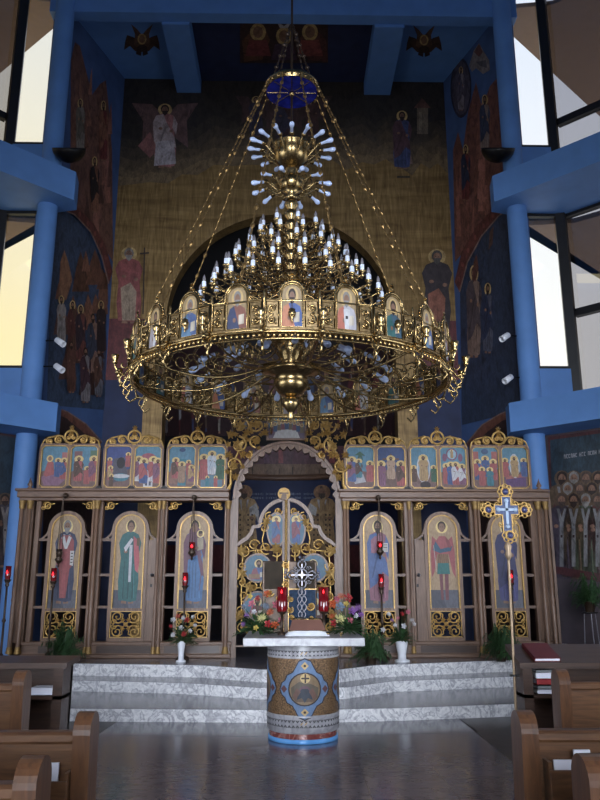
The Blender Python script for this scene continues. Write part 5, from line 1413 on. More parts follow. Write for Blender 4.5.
mb.box(xx - 11 * ua, xx + 11 * ua, yx - .004, yx + .004, zx - .45 * ua, zx + .45 * ua); mb.box(xx - .45 * ua, xx + .45 * ua, yx - .004, yx + .004, zx - 11 * ua, zx + 11 * ua)
mb.prism([(xx + r * ua * math.cos(PI * k / 4), zx + r * ua * math.sin(PI * k / 4)) for k, r in enumerate([5, 1.6] * 4)], yx - .016, yx + .01)  # raised star modelled for the glint at the centre
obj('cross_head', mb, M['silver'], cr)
mb = MB(); zn = K(302, 588).z
for s in (-1, 1):
    for ph in (0, PI): mb.tube([(xx + (2.2 * math.sin(PI * 4 * k / 24 + ph) + s * .9 + s * 1.5 * math.sin(PI * k / 24)) * ua, yx, zk1 + (zn - zk1) * k / 24) for k in range(25)], .006, 5)
mb.lathe([(5 * ua, 0), (4.6 * ua, .01), (1.5 * ua, .022)], 14, (xx, yx, zk1)); mb.lathe([(2 * ua, -.012), (3.4 * ua, 0), (2 * ua, .012)], 10, (xx, yx, zn))
obj('openwork_shaft', mb, M['silver'], cr)
# red votive glasses
for px, lab in ((282, 'red votive glass left of the silver cross on the altar'), (324, 'red votive glass right of the silver cross on the altar')):
    q = K(px, 612); r = 5.2 * ua; ztop = K(px, 587).z; zvb = K(px, 611.5).z
    vt = thing('votive_candle', lab, 'candle', (q.x, yb + .05, zt), 'red votive glasses on the altar')
    mb = MB(); mb.lathe([(r * .8, 0), (r * .85, .012), (r * .3, .03), (r * .3, zvb - zt - .03), (r * .9, zvb - zt - .01), (r * .95, zvb - zt)], 14, (q.x, yb + .05, zt)); obj('brass_foot', mb, M['bronze'], vt)
    mb = MB(); mb.lathe([(r * .92, zvb), (r, zvb + .02), (r, ztop), (r * .9, ztop), (r * .9, zvb + .04)], 18, (q.x, yb + .05, 0)); obj('red_glass', mb, M['redglass'], vt)
    mb = MB(); mb.lathe([(.001, -.012), (.010, 0), (.008, .012), (.001, .03)], 8, (q.x - .005, yb + .05 - r - .004, ztop - .055)); obj('lit_glow', mb, M['redglow'], vt)
# ornate book / icon standing behind the cross
ybk = AY + .22
A = lambda px, py: P(px, py, ybk)
bk = thing('gospel_book', 'large brass bound book standing behind the cross with dark upper and blue lower cover', 'book', (A(290, 625).x, ybk, zt))
mb = MB(); x0, x1 = A(262, 600).x, A(317, 600).x; zb0, zb1 = zt, A(290, 561).z
mb.box(x0, x1, ybk, ybk + .07, zb0, zb1, .008); obj('cover', mb, M['bronze'], bk)
zmid = A(290, 589).z
mb = MB(); mb.box(A(264, 600).x, A(283, 600).x, ybk - .008, ybk, zmid, zb1 - .01); mb.box(A(296, 600).x, A(315, 600).x, ybk - .008, ybk, zmid, zb1 - .01); obj('dark_panel', mb, mat('olive brown leather', S(50, 41, 31), .7, var=.3, spec=.2), bk)
mb = MB(); mb.box(A(288, 600).x, A(315.5, 600).x, ybk - .012, ybk, zb0 + .01, zmid - .01); obj('blue_panel', mb, mat('blue enamel', S(34, 52, 74), .65, var=.3, scale=30, spec=.2), bk)
mb = MB()
for x in (283.5, 288.5): mb.box(A(x, 600).x - .003, A(x, 600).x + .003, ybk - .02, ybk, zb0, zb1)
mb.box(A(288, 600).x, x1, ybk - .016, ybk, zmid - .003, zmid + .003)
for px, py, r in ((286, 566, 4), (287, 576, 4), (286, 585, 4), (291, 599, 3.5), (290, 610, 3.5), (292, 618, 3), (311, 606, 5), (311, 618, 3), (270, 593, 4), (278, 598, 3)):
    q = A(px, py); mb.spiral((q.x, q.z), r * ua, px, 1.3, 1 if px % 2 else -1, ybk - .018, .010); mb.leafshape((q.x, q.z), r * ua * .8, px, ybk - .02, .02)
obj('gilt_mounts', mb, M['gilt'], bk)
# small brass cups at the right on the slab
for px, lab in ((328, 'tiny brass cup at the front right of the altar slab'), (341, 'tiny brass dish beside the flowers at right of the altar slab')):
    q = P(px, 637, AY - .3); mb = MB(); mb.lathe([(.012, 0), (.006, .01), (.016, .02), (.02, .035), (.012, .03)], 10, (q.x, AY - .3, zt))
    obj('brass_cup', mb, M['gold'], None, lab, 'cup')

# ------------------------------------------------------------------ plants and flowers
rnd = random.Random(21)
def blade(mb, o, d, l, w, droop=.4):
    d = Vector(d).normalized(); s = d.cross(Vector((0, 0, 1)))
    if s.length < .05: s = Vector((1, 0, 0))
    s.normalize(); vs = []
    o = Vector(o)
    for k, ww in ((0, .15), (.35, 1), (.7, .75), (1, .04)):
        c = o + d * l * k + Vector((0, 0, -droop * l * k * k)); vs += [c - s * w * ww, c + Vector((0, 0, w * .35)), c + s * w * ww]
    fs = []
    for k in range(3):
        for j in range(2): a = k * 3 + j; fs.append((a, a + 1, a + 4, a + 3))
    mb._add(vs, fs, True)
def bloom(mb, o, r, kind):
    o = Vector(o); nrm = Vector((rnd.uniform(-.5, .5), -1, rnd.uniform(0, .7))).normalized(); q = nrm.to_track_quat('Z', 'Y').to_matrix().to_4x4()
    mb.x = Matrix.Translation(o) @ q
    if kind == 0:                                     # many rayed
        for ring, (n, rr, zz) in enumerate(((12, 1, 0), (10, .75, .15), (7, .45, .28))):
            for k in range(n):
                a = 2 * PI * (k + .5 * ring) / n; w = 2.2 / n
                mb._add([(0, 0, r * zz * .6), (rr * r * .6 * math.cos(a - w * .7), rr * r * .6 * math.sin(a - w * .7), r * zz), (rr * r * math.cos(a), rr * r * math.sin(a), r * (zz - .05)), (rr * r * .6 * math.cos(a + w * .7), rr * r * .6 * math.sin(a + w * .7), r * zz)], [(0, 1, 2, 3)])
    else:                                             # rose like
        for ring, (n, rr, zz) in enumerate(((5, 1, 0), (5, .72, .25), (4, .45, .4))):
            for k in range(n):
                a = 2 * PI * (k + .4 * ring) / n; w = 3.4 / n
                pts = [(rr * r * .2 * math.cos(a), rr * r * .2 * math.sin(a), r * (zz - .1))] + [(rr * r * f * math.cos(a + w * g_), rr * r * f * math.sin(a + w * g_), r * (zz + h_)) for f, g_, h_ in ((.8, -.55, .1), (1.0, -.2, .22), (1.0, .2, .22), (.8, .55, .1))]
                mb._add(pts, [(0, 1, 2, 3, 4)])
        mb.ball((0, 0, r * .3), r * .3, 7, 4)
    mb.x = None
PET = {k: mat(k + ' petals', shade(c, .7), .6, var=.18, scale=30) for k, c in dict(white=S(222, 220, 224), red=S(176, 34, 40), orange=S(206, 92, 44), yellow=S(214, 186, 90), cream=S(214, 206, 140), pink=S(206, 104, 124), purple=S(136, 84, 160), blue=S(118, 138, 160)).items()}
def arrangement(name, lab, cat, o, w, h, blooms, foot, group=None, leaves=120):
    """blooms: (photo x, photo y, colour, size px)"""
    t = thing(name, lab, cat, o, group); ox, oy, oz = o
    mb = MB()
    for k in range(leaves):
        a = rnd.uniform(0, 2 * PI); e = rnd.uniform(-.1, 1.2)
        d = (math.cos(a) * math.cos(e) * w, math.sin(a) * math.cos(e) * w * .6, math.sin(e) * h + .02)
        st_ = Vector((ox, oy, oz + foot)) + Vector(d) * rnd.uniform(.05, .55); blade(mb, st_, d, rnd.uniform(.08, .2), rnd.uniform(.010, .022))
    obj('foliage', mb, M['leaf'], t)
    for px, py, c, s in blooms:
        y = oy - .03 - rnd.uniform(0, .1); q = P(px, py, y); u1 = P(px + 1, py, y).x - q.x
        st2 = MB(); st2.tube([(ox, oy, oz + foot), (q.x * .5 + ox * .5, (y + oy) / 2, (q.z + oz + foot) / 2 + .02), (q.x, y + .01, q.z)], .004, 4)
        b = MB(); bloom(b, q, s * u1, rnd.choice((0, 1))); bo = obj(c + '_bloom', b, PET[c], t); obj('stem', st2, M['leaf'], bo)
    return t
yfl = AY + .05
qL, qR = P(258, 630, yfl), P(347, 630, yfl)
fA = arrangement('flower_arrangement', 'mixed flower arrangement at the left end of the altar slab', 'flowers', (qL.x, yfl, zt), .22, .2,
   [(258, 598, 'red', 4.5), (267, 594, 'orange', 4), (262, 618, 'cream', 6), (270, 612, 'orange', 5), (276, 605, 'pink', 4.5), (275, 625, 'orange', 4.5), (266, 606, 'blue', 5), (252, 604, 'pink', 4), (247, 615, 'purple', 3.5), (244, 607, 'blue', 3.5), (254, 612, 'white', 3), (268, 624, 'red', 4), (281, 620, 'pink', 3.5), (256, 628, 'yellow', 3), (243, 624, 'purple', 3.2), (250, 596, 'yellow', 3)], .03, leaves=170)
fB = arrangement('flower_arrangement', 'mixed flower arrangement at the right end of the altar slab', 'flowers', (qR.x, yfl, zt), .2, .2,
   [(348, 598, 'red', 5), (341, 596, 'orange', 4.5), (340, 619, 'cream', 6), (333, 604, 'orange', 4.5), (332, 616, 'orange', 4), (340, 607, 'blue', 5), (352, 611, 'purple', 4.5), (358, 608, 'purple', 5), (334, 623, 'red', 3.6), (350, 620, 'pink', 3.5), (356, 616, 'white', 3), (361, 615, 'purple', 3.4), (337, 599, 'pink', 3.4), (346, 604, 'yellow', 3)], .03, leaves=150)
def vase(px, lab, blooms, Y=YI - .66):
    q = P(px, 656, Y); ztop = P(px, 641, Y).z - ZP
    t = arrangement('flower_vase', lab, 'vase', (q.x, Y, ZP), .2, .22, blooms, ztop, 'white vases of flowers on the sanctuary floor', 110)
    mb = MB(); u1 = P(px + 1, 650, Y).x - q.x; r = 5 * u1
    mb.lathe([(r * 1.25, 0), (r * 1.25, .02), (r * .7, .03), (r * .72, ztop * .4), (r, ztop * .85), (r * 1.05, ztop), (r * .9, ztop), (r * .85, ztop * .8)], 20, (q.x, Y, ZP)); obj('vase_body', mb, M['white'], t)
vase(181, 'white vase of red and white flowers left of the gates', [(173, 620, 'white', 3), (178, 616, 'red', 3.5), (181, 628, 'white', 3), (173, 635, 'white', 3.2), (184, 634, 'red', 4), (195, 625, 'white', 2.6), (190, 631, 'white', 2.4), (187, 620, 'red', 3), (171, 626, 'red', 2.6), (193, 617, 'white', 2.4), (183, 618, 'white', 3)])
vase(402, 'white vase of white flowers and loose greenery right of the gates', [(389, 614, 'white', 3), (395, 625, 'white', 2.8), (404, 626, 'white', 3), (383, 630, 'white', 2.8), (412, 620, 'white', 2.8), (408, 612, 'pink', 2.6), (398, 618, 'pink', 2.4), (414, 624, 'white', 2.4), (392, 620, 'purple', 2.6), (402, 614, 'red', 2.6)])
def fern(px, py, w, hh, lab, Y, zb, n=130, cat='plant'):
    q = P(px, py, Y); t = thing('potted_fern', lab, cat, (q.x, Y, zb), 'green plants before the icon screen')
    u1 = P(px + 1, py, Y).x - q.x; W_ = w * u1; H_ = hh * u1
    mb = MB(); mb.lathe([(.07, 0), (.09, .14), (.1, .15), (.085, .14)], 14, (q.x, Y, zb)); obj('pot', mb, M['bronze'], t)
    mb = MB()
    for k in range(n):
        a = rnd.uniform(0, 2 * PI); e = rnd.uniform(.1, 1.4); l = rnd.uniform(.5, 1)
        d = Vector((math.cos(a) * math.cos(e) * W_, math.sin(a) * math.cos(e) * W_ * .5, math.sin(e) * H_))
        o = Vector((q.x, Y, zb + .14)); 
        m = 5
        for j in range(1, m + 1):
            c = o + d * l * j / m + Vector((0, 0, -.25 * H_ * (j / m) ** 2)); side_ = Vector((-d.y, d.x, .2)).normalized()
            for s in (-1, 1): blade(mb, c, d.normalized() * .5 + side_ * s, .06 + .05 * rnd.random(), .011, .5)
        mb.tube([o, o + d * l * .5 + Vector((0, 0, -.06 * H_)), o + d * l + Vector((0, 0, -.25 * H_))], .003, 3)
    obj('fronds', mb, M['leaf'], t)
fern(63, 655, 24, 42, 'potted fern on floor beneath the leftmost arched icon', YI - .66, ZP, 90)
fern(501, 655, 24, 36, 'potted fern on floor behind the processional cross pole', YI - .66, ZP, 90)
fern(371, 655, 20, 34, 'bushy potted fern beside the right end of the altar, before the screen', YI - .95, ZP, 80)
YP = YI - .3
zpl_ = P(590, 612, YP).z
fern(590, 612, 24, 40, 'dark fern on a wire stand in front of the bishops mural at the wall', YP, zpl_, 70)
q = P(590, 612, YP)
t = thing('plant_stand', 'thin wire plant stand carrying the dark fern by the bishops mural', 'plant stand', (q.x, YP, ZP))
mb = MB(); mb.lathe([(.11, zpl_ - ZP - .02), (.12, zpl_ - ZP - .01), (.11, zpl_ - ZP)], 16, (q.x, YP, ZP)); obj('top', mb, M['iron'], t)
for k in range(3):
    a = 2 * PI * k / 3 + .3; mb = MB(); mb.tube([(q.x + .09 * math.cos(a), YP + .09 * math.sin(a), zpl_ - .015), (q.x + .13 * math.cos(a), YP + .13 * math.sin(a), ZP + .004)], .007, 6); obj('leg', mb, M['silver'], t)

# ------------------------------------------------------------------ candle stands and hanging lamps
def candle_stand(px, ytop, ybot, Y, lab, zb, glow=True):
    q = P(px, ybot, Y); u1 = P(px + 1, ytop, Y).x - P(px, ytop, Y).x; zt_ = P(px, ytop, Y).z
    x = P(px, (ytop + ybot) / 2, Y).x; h = zt_ - zb
    t = thing('candle_stand', lab, 'candle stand', (x, Y, zb), 'tall candle stands before the screen')
    mb = MB(); mb.lathe([(.1, 0), (.1, .02), (.05, .05), (.03, .1), (.018, .12), (.016, h * .4), (.03, h * .42), (.016, h * .45), (.014, h - .3), (.034, h - .27), (.02, h - .25), (.05, h - .2), (.055, h - .19), (.01, h - .19)], 14, (x, Y, zb)); obj('turned_stem', mb, M['bronze'], t)
    mb = MB(); r = 2.9 * u1; mb.lathe([(r * .8, h - .19), (r, h - .15), (r, h), (r * .85, h), (r * .85, h - .12)], 14, (x, Y, zb)); obj('red_glass', mb, M['redglass'], t)
    mb = MB(); mb.lathe([(.001, -.02), (.016, 0), (.012, .02), (.001, .045)], 8, (x, Y - r - .004, zb + h - .1)); obj('lit_glow', mb, M['redglow'], t)
    return t, x, zt_
candle_stand(51, 568, 655, YI - .3, 'dark candle stand with lit red glass before the leftmost arched icon', ZP)
candle_stand(184, 572.5, 655, YI - .3, 'dark candle stand with lit red glass before the woman and child icon', ZP)
candle_stand(382, 574, 655, YI - .3, 'dark candle stand with lit red glass before the man in blue icon', ZP)
candle_stand(513, 570, 655, YI - .3, 'dark candle stand with red glass half hidden behind the processional pole', ZP)
candle_stand(5, 566, 650, YI - .6, 'slender candle stand with red light at the left edge by the column', ZP)
def hanging(px, yt, ylamp, lab, lit):
    Y = YI - .32; x = P(px, ylamp, Y).x; u1 = P(px + 1, ylamp, Y).x - x; zt_ = P(px, yt, Y).z; zl = P(px, ylamp, Y).z
    t = thing('hanging_lamp', lab, 'lamp', (x, Y, zl), 'oil lamps hung from the screen cornice')
    mb = MB(); mb.tube([(x, YI - .18, zt_), (x, Y, zt_)], .012, 5)
    for s in (-1, 0, 1): mb.tube([(x, Y, zt_), (x + s * 3 * u1, Y, zl + .02)], .005, 4)
    mb.ball((x, YI - .23, zt_), .045, 10, 6); obj('chain', mb, M['bronze'], t)
    mb = MB(); mb.lathe([(.004, -.17), (.02, -.15), (.01, -.12), (.045, -.08), (.06, -.05), (.035, -.02), (.045, 0), (.05, .005), (.01, .0)], 14, (x, Y, zl)); obj('brass_bowl', mb, M['bronze'], t)
    mb = MB(); mb.lathe([(.03, 0), (.042, .02), (.045, .1), (.036, .1), (.03, .03)], 12, (x, Y, zl)); obj('glass_cup', mb, M['redglass'] if lit else M['bronze'], t)
    if lit: mb = MB(); mb.lathe([(.001, -.02), (.018, 0), (.014, .02), (.001, .04)], 8, (x, Y - .05, zl + .03)); obj('lit_glow', mb, M['redglow'], t)
hanging(59, 495, 556, 'unlit hanging oil lamp before the bishop icon at far left', False)
hanging(192, 497, 549, 'lit red hanging oil lamp before the woman and child icon', True)
hanging(380, 497, 548, 'lit red hanging oil lamp before the man in blue icon', True)

# processional cross at the right
YX = 5.9
pc = P(506, 512, YX); up_ = P(507, 512, YX).x - pc.x
t = thing('processional_cross', 'tall gilded processional cross with blue enamel centre on a slim pole at right', 'cross', (P(514, 700, YX).x, YX, 0))
mb = MB(); X, Z = pc.x, pc.z
def tref(dx, dz, a):
    c = (X + dx * up_, Z + dz * up_)
    for k in range(8):
        an = 2 * PI * k / 8; mb.tube([(c[0] + (5.2 * math.cos(an) + 2.5 * math.cos(2 * PI * i / 10)) * up_, YX - .012, c[1] + (5.2 * math.sin(an) + 2.5 * math.sin(2 * PI * i / 10)) * up_) for i in range(10)], .0055, 5, closed=True)
    mb.tube([(c[0] + 4.2 * up_ * math.cos(2 * PI * i / 20), YX - .016, c[1] + 4.2 * up_ * math.sin(2 * PI * i / 20)) for i in range(20)], .008, 6, closed=True)
for dx, dz in ((-18, 2), (18, 2), (0, 20), (2, -23)): tref(dx, dz, 0)
for s in (-1, 1): mb.spiral((X + s * 9 * up_, Z + 7 * up_), 3.6 * up_, 0, 1.3, s, YX - .012, .006); mb.spiral((X + s * 9 * up_, Z - 4 * up_), 3.6 * up_, 0, 1.3, -s, YX - .012, .006); mb.spiral((X + s * 6 * up_, Z + 11 * up_), 3 * up_, 0, 1.3, -s, YX - .012, .006); mb.spiral((X + s * 6 * up_, Z - 12 * up_), 3.4 * up_, 0, 1.3, s, YX - .012, .006)
head = obj('gilt_openwork', mb, M['gilt'], t)
mb = MB(); w = 4.6 * up_
cp = [(-w, -19 * up_), (w, -19 * up_), (w, 2 * up_ - w), (12 * up_, 2 * up_ - w), (12 * up_, 2 * up_ + w), (w, 2 * up_ + w), (w, 15 * up_), (-w, 15 * up_), (-w, 2 * up_ + w), (-12 * up_, 2 * up_ + w), (-12 * up_, 2 * up_ - w), (-w, 2 * up_ - w)]
mb.prism([(X + a, Z + b) for a, b in cp], YX - .02, YX + .012)
obj('enamel_cross', mb, mat('slate blue enamel', S(58, 72, 108), .5, var=.15), t)
mb = MB(); mb.ribbon([(X + a, Z + b) for a, b in cp], .008, YX - .026, YX - .016, True); obj('gilt_border', mb, M['gilt'], t)
mb = MB(); mb.box(X - 8 * up_, X + 8 * up_, YX - .03, YX - .02, Z + 1 * up_, Z + 3.4 * up_); mb.box(X - 1.3 * up_, X + 1.3 * up_, YX - .03, YX - .02, Z - 12 * up_, Z + 9 * up_)
for a, b in ((-8.5, 2), (8.5, 2), (0, 11), (0, -14)): mb.lathe([(.002, 0), (2.4 * up_, .001), (2.4 * up_, .01)], 14); mb.v = mb.v
obj('white_inlay', (lambda m: ([m.box(X - 8 * up_, X + 8 * up_, YX - .03, YX - .02, Z + 1 * up_, Z + 3.4 * up_), m.box(X - 1.3 * up_, X + 1.3 * up_, YX - .03, YX - .02, Z - 12 * up_, Z + 9 * up_)] + [m.ball((X + a * up_, YX - .022, Z + b * up_), 2.3 * up_, 12, 6, 1.0) for a, b in ((-8.5, 2), (8.5, 2), (0, 11), (0, -14.5))]) and m)(MB()), mat('pale enamel', S(156, 172, 192), .5, var=.05), t)
mb = MB()
for dx, dz in ((-18, 2), (18, 2), (0, 20), (2, -23)): mb.ball((X + dx * up_, YX - .008, Z + dz * up_), 3.4 * up_, 12, 6, 1.0)
obj('dark_roundel', mb, mat('dark blue enamel', S(54, 58, 96), .3, var=.4, scale=60), t)
mb = MB(); b0 = P(508, 547, YX); b1 = P(516, 712, YX); d = (b1 - b0); bot = b0 + d * (b0.z / (b0.z - b1.z))
mb.tube([b0 + Vector((0, 0, .02)), bot], .0105, 10); mb.x = Matrix.Translation(b0); mb.lathe([(.012, -.1), (.03, -.06), (.02, -.03), (.032, 0), (.014, .04)], 12); mb.x = None
obj('brass_pole', mb, mat('pale brass pole', S(150, 128, 104), .45, .6, var=.08), t)
qb = P(514, 675.5, YX)
mb = MB(); mb.box(qb.x - .03, qb.x + .09, YX - .01, YX + .012, qb.z - .008, qb.z + .008); obj('bracket', mb, M['iron'], t)

# spotlights and bowl lights by the columns
def spot(px, py, lab, sg):
    Y = YC - .12; q = P(px, py, Y); g = GL if sg < 0 else GR
    t = thing('spotlight', lab, 'spotlight', tuple(q), 'white spotlights on the columns')
    d = Vector((-.75 * -sg, -.35, -.35)).normalized() if False else Vector((-sg * -.55, -.3, -.5)).normalized()
    d = Vector((sg * -.6, -.25, -.45)).normalized()
    mb = MB(); mb.x = Matrix.Translation(q) @ d.to_track_quat('Z', 'Y').to_matrix().to_4x4(); mb.lathe([(.025, -.1), (.052, -.09), (.058, .1), (.05, .1), (.044, .02)], 16); obj('lamp_housing', mb, M['white'], t)
    xe = g['cx'] - sg * .17
    mb = MB(); mb.tube([q - d * .06, (q.x + sg * .05, q.y + .06, q.z + .05), (xe + sg * .03, YC, q.z + .06)], .014, 6); obj('bracket', mb, M['iron'], t)
spot(60, 342, 'upper white spotlight beside the left blue column', -1); spot(59, 368, 'lower white spotlight beside the left blue column', -1)
spot(505, 337, 'upper white spotlight beside the right blue column', 1); spot(508, 379, 'lower white spotlight beside the right blue column', 1)
for px, sg, lab in ((69, -1, 'dark half-bowl uplight on the left column above the gallery'), (498, 1, 'dark half-bowl uplight on the right column above the gallery')):
    Y = YC - .28; q = P(px, 148, Y); u1 = P(px + 1, 148, Y).x - q.x; r = 16.5 * u1
    t = thing('bowl_uplight', lab, 'wall light', tuple(q), 'dark bowl uplights')
    mb = MB(); mb.x = Matrix.Translation(q) @ Matrix.Rotation(math.radians(31), 4, 'X'); mb.lathe([(.002, -r * .88)] + [(r * math.sin(k * PI / 16), -r * .88 * math.cos(k * PI / 16)) for k in range(1, 9)] + [(r * .94, 0), (r * .8, -r * .15)], 24); obj('bowl', mb, M['iron'], t)
    mb = MB(); mb.tube([(q.x, Y + .05, q.z), (GL['cx'] if sg < 0 else GR['cx'], YC - .1, q.z)], .02, 6); obj('arm', mb, M['iron'], t)
# ------------------------------------------------------------------ pews
def pew_end_profile(y, h, d=.5):
    """side view (y, z): y is the rear face of the back"""
    cy, cz, r = y + .005, h - .075, .08
    pts = [(y - .02, 0), (y - .045, h * .5), (y - .07, h - .16)] + [(cy + r * math.cos(PI * 1.02 - PI * k / 12), cz + r * math.sin(PI * 1.02 - PI * k / 12)) for k in range(13)]
    pts += [(y + .09, h - .2), (y + .1, h * .56), (y + .16, h * .5), (y + d * .7, h * .48), (y + d, h * .45), (y + d + .02, h * .38), (y + d - .03, h * .25), (y + d, 0)]
    return pts
def pew(sg, x_in, y, h, lab, length=3.2, rack=None):
    t = thing('pew', lab, 'pew', (x_in * sg, y, 0), 'varnished oak pews')
    a, b = sg * x_in, sg * (x_in + .075)
    mb = MB(); mb.prism(pew_end_profile(y, h), a, b, 'x'); obj('end_panel', mb, M['pew_v'], t)
    mb = MB(); x0, x1 = sg * (x_in + .07), sg * (x_in + length)
    mb.box(x0, x1, y - .01, y + .03, .3, h - .1); obj('back_board', mb, M['pew'], t)
    mb = MB(); mb.box(x0, x1, y - .03, y + .045, h - .125, h - .075, .012); obj('top_rail', mb, M['pew'], t)
    mb = MB(); mb.box(x0, x1, y + .02, y + .46, .42, .46, .012); obj('seat', mb, M['pew'], t)
    if rack:
        rx, rw, rz = rack; c = sg * rx
        mb = MB(); mb.box(c - rw / 2, c + rw / 2, y - .10, y - .085, rz - .2, rz, .004); mb.box(c - rw / 2, c - rw / 2 + .015, y - .09, y - .01, rz - .2, rz + .03); mb.box(c + rw / 2 - .015, c + rw / 2, y - .09, y - .01, rz - .2, rz + .03); mb.box(c - rw / 2, c + rw / 2, y - .09, y - .01, rz - .2, rz - .185)
        obj('book_rack', mb, M['pew'], t)
    return t
P1, P2 = 3.54, 2.66
hp = .95
xiL = -P(90, 730, P1).x; xiR = P(517, 740, P1).x
pew(-1, xiL - .02, P1, hp, 'left pew with rounded end whose back holds white papers', rack=(-P(50, 780, P1).x, .2, P(50, 776, P1).z))
pew(1, xiR, P1, hp, 'right pew with rounded end whose back has a book rack of papers', rack=(P(566, 780, P1).x, .2, P(566, 765, P1).z))
pew(-1, -P(38, 775, P2).x - .02, P2, hp, 'nearest left pew, only its rounded end in view at bottom left corner')
pew(1, P(580, 770, P2).x, P2, hp, 'nearest right pew, only its rounded end in view at bottom right corner')
# papers in the racks
def paper(x0, x1, y, z0, z1, lab, tilt=.0, th=.012, m='paper'):
    mb = MB(); mb.box(x0, x1, y, y + th, z0, z1); obj('paper_booklet', mb, M[m], None, lab, 'booklet', 'paper booklets in the pew racks')
def pb(a, b, c, d, Y): q, r = P(a, d, Y), P(b, c, Y); return q.x, r.x, Y, q.z, r.z
xq = pb(42, 59, 763, 800, P1 - .05); paper(*xq[:3], xq[3], xq[4], 'white booklet standing in the rack of left pew, nearer the aisle')
xq = pb(29, 40, 764, 800, P1 - .07); paper(*xq[:3], xq[3], xq[4], 'white booklet in the left pew rack, half hidden by the nearest pew end')
xq = pb(556, 572, 760, 790, P1 - .05); paper(*xq[:3], xq[3], xq[4], 'white paper standing in the rack of the right pew')
xq = pb(577, 590, 750, 790, P1 - .07); paper(*xq[:3], xq[3], xq[4], 'white booklet in the right pew rack beside the nearest pew end')

# front screens with ledges and shelves, and the first row
YS = 6.0
Z1, Z2 = zlf, zlb = P(545, 663, YS - .24).z, P(545, 644, YS + .12).z
def front_screen(sg, xin, lab, ztop):
    zlf, zlb = (Z1, Z2) if sg > 0 else (P(30, 663, YS - .24).z, P(30, 655.5, YS + .12).z)
    ztop = zlf + .02
    t = thing('kneeler_screen', lab, 'pew front', (sg * xin, YS, 0), 'dark oak screens before the first pews')
    a, b = sg * xin, sg * (xin + 3.0)
    mb = MB(); mb.box(a, b, YS + .0, YS + .05, 0, ztop - .03); obj('front_board', mb, M['pew_dark'], t)
    mb = MB(); mb.prism([(YS - .24, zlf - .04), (YS - .24, zlf), (YS + .12, zlb), (YS + .12, zlb - .04)], a - sg * .03, b, 'x'); obj('ledge', mb, M['pew_dark'], t)
    mb = MB(); mb.box(a, a + sg * .07, YS - .2, YS + .06, 0, ztop - .03); obj('end_panel', mb, M['pew_dark'], t)
    zs = P(545, 693, YS - .15).z
    mb = MB(); mb.box(a, b, YS - .2, YS, zs - .03, zs - .005); obj('shelf', mb, M['pew_dark'], t)
    return zs
zl = P(30, 657.5, YS - .2).z
xsL, xsR = -P(66, 690, YS - .1).x, P(520, 690, YS - .1).x
zS = front_screen(-1, xsL, 'dark oak kneeler screen with shelf at left below the fern', zl)
front_screen(1, xsR, 'dark oak kneeler screen with books on ledge and shelf at right', P(560, 646, YS - .05).z)
Yf = 5.2
hf = P(20, 671, Yf).z
pew(-1, -P(27, 690, Yf).x, Yf, hf, 'first left pew before the dark kneeler screen', 2.6)
pew(1, P(556, 690, Yf).x, Yf, hf, 'first right pew beyond the stacked books', 2.6)
# books
def book(x0, x1, y0, y1, z0, z1, cover, lab, rot=0.0):
    spine = cover in ('redbook', 'greybook')
    t = thing('book', lab, 'book', ((x0 + x1) / 2, (y0 + y1) / 2, z0), 'books by the pews')
    b = MB(); e = .006
    b.box(x0, x1, y0, y1, z0, z0 + .005); b.box(x0, x1, y0, y1, z1 - .005, z1); b.box(x0, x1, y0, y0 + .005, z0, z1) if spine else b.box(x0, x0 + .006, y0, y1, z0, z1)
    b2 = MB(); b2.box(x0 + .006, x1 - e, y0 + e, y1 - e, z0 + .005, z1 - .005)
    o = obj('cover', b, M[cover], t); obj('page_block', b2, M['paper'], t)
    if rot: t.rotation_euler = (0, 0, rot)
x0, x1 = P(531, 655, YS - .15).x, P(557, 655, YS - .15).x
sl = math.atan2(zlb - zlf, .36)
book(x0, x1, 0, .3, 0, .028, 'maroon', 'maroon book lying on the sloping ledge of the kneeler screen')
bo = bpy.data.objects[[o.name for o in COL.objects if o.get('label', '').startswith('maroon book')][0]]
bo.rotation_euler = (sl, 0, 0); mid_ = .17; bo.location = (bo.location.x, YS - .24 + mid_ * math.cos(sl), zlf + mid_ * math.sin(sl) + .001)
x0, x1 = P(535, 680, YS - .15).x, P(556.5, 680, YS - .15).x
z = zS
for h_, cv, dx, lab in ((.028, 'paper', 0, 'white booklet at the bottom of the stack on right shelf'), (.03, 'greybook', .006, 'pale grey book under the red one in the stack'), (.045, 'redbook', 0, 'bright red book in the middle of the stack on right shelf'), (.04, 'paper', -.004, 'white paged book above the red one in the stack'), (.022, 'greybook', 0.0, 'thin grey book on top of the stack on right shelf')):
    book(x0 + dx, x1 + dx, YS - .19, YS - .02, z, z + h_, cv, lab); z += h_ + .001
x0, x1 = P(31, 690, YS - .15).x, P(54.5, 690, YS - .15).x
book(x0, x1, YS - .19, YS - .02, zS, zS + P(40, 686, YS - .15).z - P(40, 692, YS - .15).z + .005, 'paper', 'thin white book lying on the shelf of left kneeler screen')

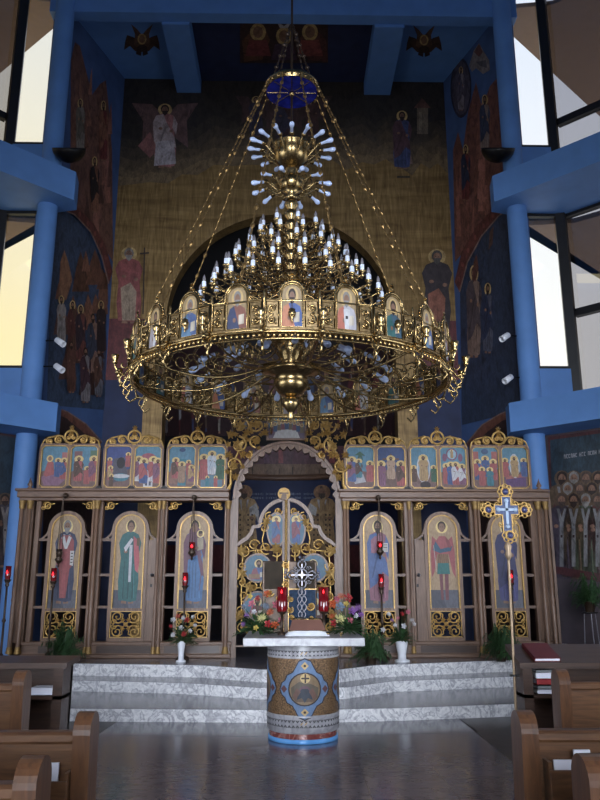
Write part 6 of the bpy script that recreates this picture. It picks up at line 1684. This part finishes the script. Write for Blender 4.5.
# ------------------------------------------------------------------ light
w = bpy.data.worlds.new('evening sky'); scene.world = w; w.use_nodes = True
nt = w.node_tree; bg = nt.nodes['Background']
tc = nt.nodes.new('ShaderNodeTexCoord'); sx = nt.nodes.new('ShaderNodeSeparateXYZ'); nt.links.new(tc.outputs['Generated'], sx.inputs[0])
mr_ = nt.nodes.new('ShaderNodeMapRange'); mr_.inputs[1].default_value = -.22; mr_.inputs[2].default_value = .2; nt.links.new(sx.outputs[0], mr_.inputs[0])
side_c = _ramp(nt, mr_.outputs[0], [(0, (1.0, .85, .48, 1)), (.5, (.86, .9, 1.0, 1)), (1, (1.0, .98, .93, 1))])
mr2 = nt.nodes.new('ShaderNodeMapRange'); mr2.inputs[1].default_value = .3; mr2.inputs[2].default_value = .95; nt.links.new(sx.outputs[2], mr2.inputs[0])
cl = _noise(nt, tc.outputs['Generated'], 4, 4)
sky = _mix(nt, mr2.outputs[0], side_c, (.55, .68, .95, 1))
sky = _mix(nt, .12, sky, cl, 'MULTIPLY')
nt.links.new(sky, bg.inputs[0]); bg.inputs[1].default_value = SKY_STRENGTH
def area(name, loc, rot, sx_, sy_, power, col, spread=PI):
    l = bpy.data.lights.new(name, 'AREA'); l.shape = 'RECTANGLE'; l.size = sx_; l.size_y = sy_; l.energy = power; l.color = col; l.spread = spread
    o = bpy.data.objects.new(name, l); COL.objects.link(o); o.location = loc; o.rotation_euler = rot
    return o
COOL = (.80, .88, 1.0)
area('added_rear_fill', (0, -5.9, 2.9), (PI / 2, 0, 0), 3.2, 5.0, REAR, COOL, SPREAD)  # three added fill lamps behind the camera, standing in for a flash
area('added_rear_side_fill', (-2.8, -5.9, 4), (PI / 2, 0, 0), 1.1, 5.6, REAR * .35, COOL, SPREAD)
area('added_rear_side_fill', (2.8, -5.9, 4), (PI / 2, 0, 0), 1.1, 5.6, REAR * .35, COOL, SPREAD)
# daylight through the nave's diagonal windows
for sg, col in ((-1, (1.0, .9, .78)), (1, (.9, .95, 1.0))):
    for z in (6.2, 10.4):
        o = area('side_window_daylight', (sg * 6.2, 9.1, z), (PI / 2, 0, sg * PI * 0.75 if False else 0), 4.0, 2.4, SIDE, col)
        o.rotation_euler = Vector((sg, 1, 0)).to_track_quat('Z', 'Y').to_euler()
# added fill from both nave sides for floor and steps; no windows there
for sg in (-1, 1):
    o = area('added_nave_fill', (sg * 7.6, 3.6, 2.6), (0, 0, 0), 5.0, 2.6, NAVE, COOL, math.radians(110))
    o.rotation_euler = Vector((sg, -.55, .12)).to_track_quat('Z', 'Y').to_euler()
# ------------------------------------------------------------------ camera
cam = bpy.data.cameras.new('camera'); co = bpy.data.objects.new('camera', cam); COL.objects.link(co)
cam.sensor_fit = 'VERTICAL'; cam.sensor_height = 24; cam.lens = 24 * FPX / 800
cam.clip_end = 200
rot = Matrix((_R, _U, -_F)).transposed()
co.matrix_world = Matrix.Translation(EYE) @ rot.to_4x4()
scene.camera = co
vs = scene.view_settings
scene.display_settings.display_device = 'sRGB'
vs.view_transform = 'Standard'; vs.look = 'None'; vs.gamma = 1; vs.use_curve_mapping = False; vs.exposure = EXPOSURE
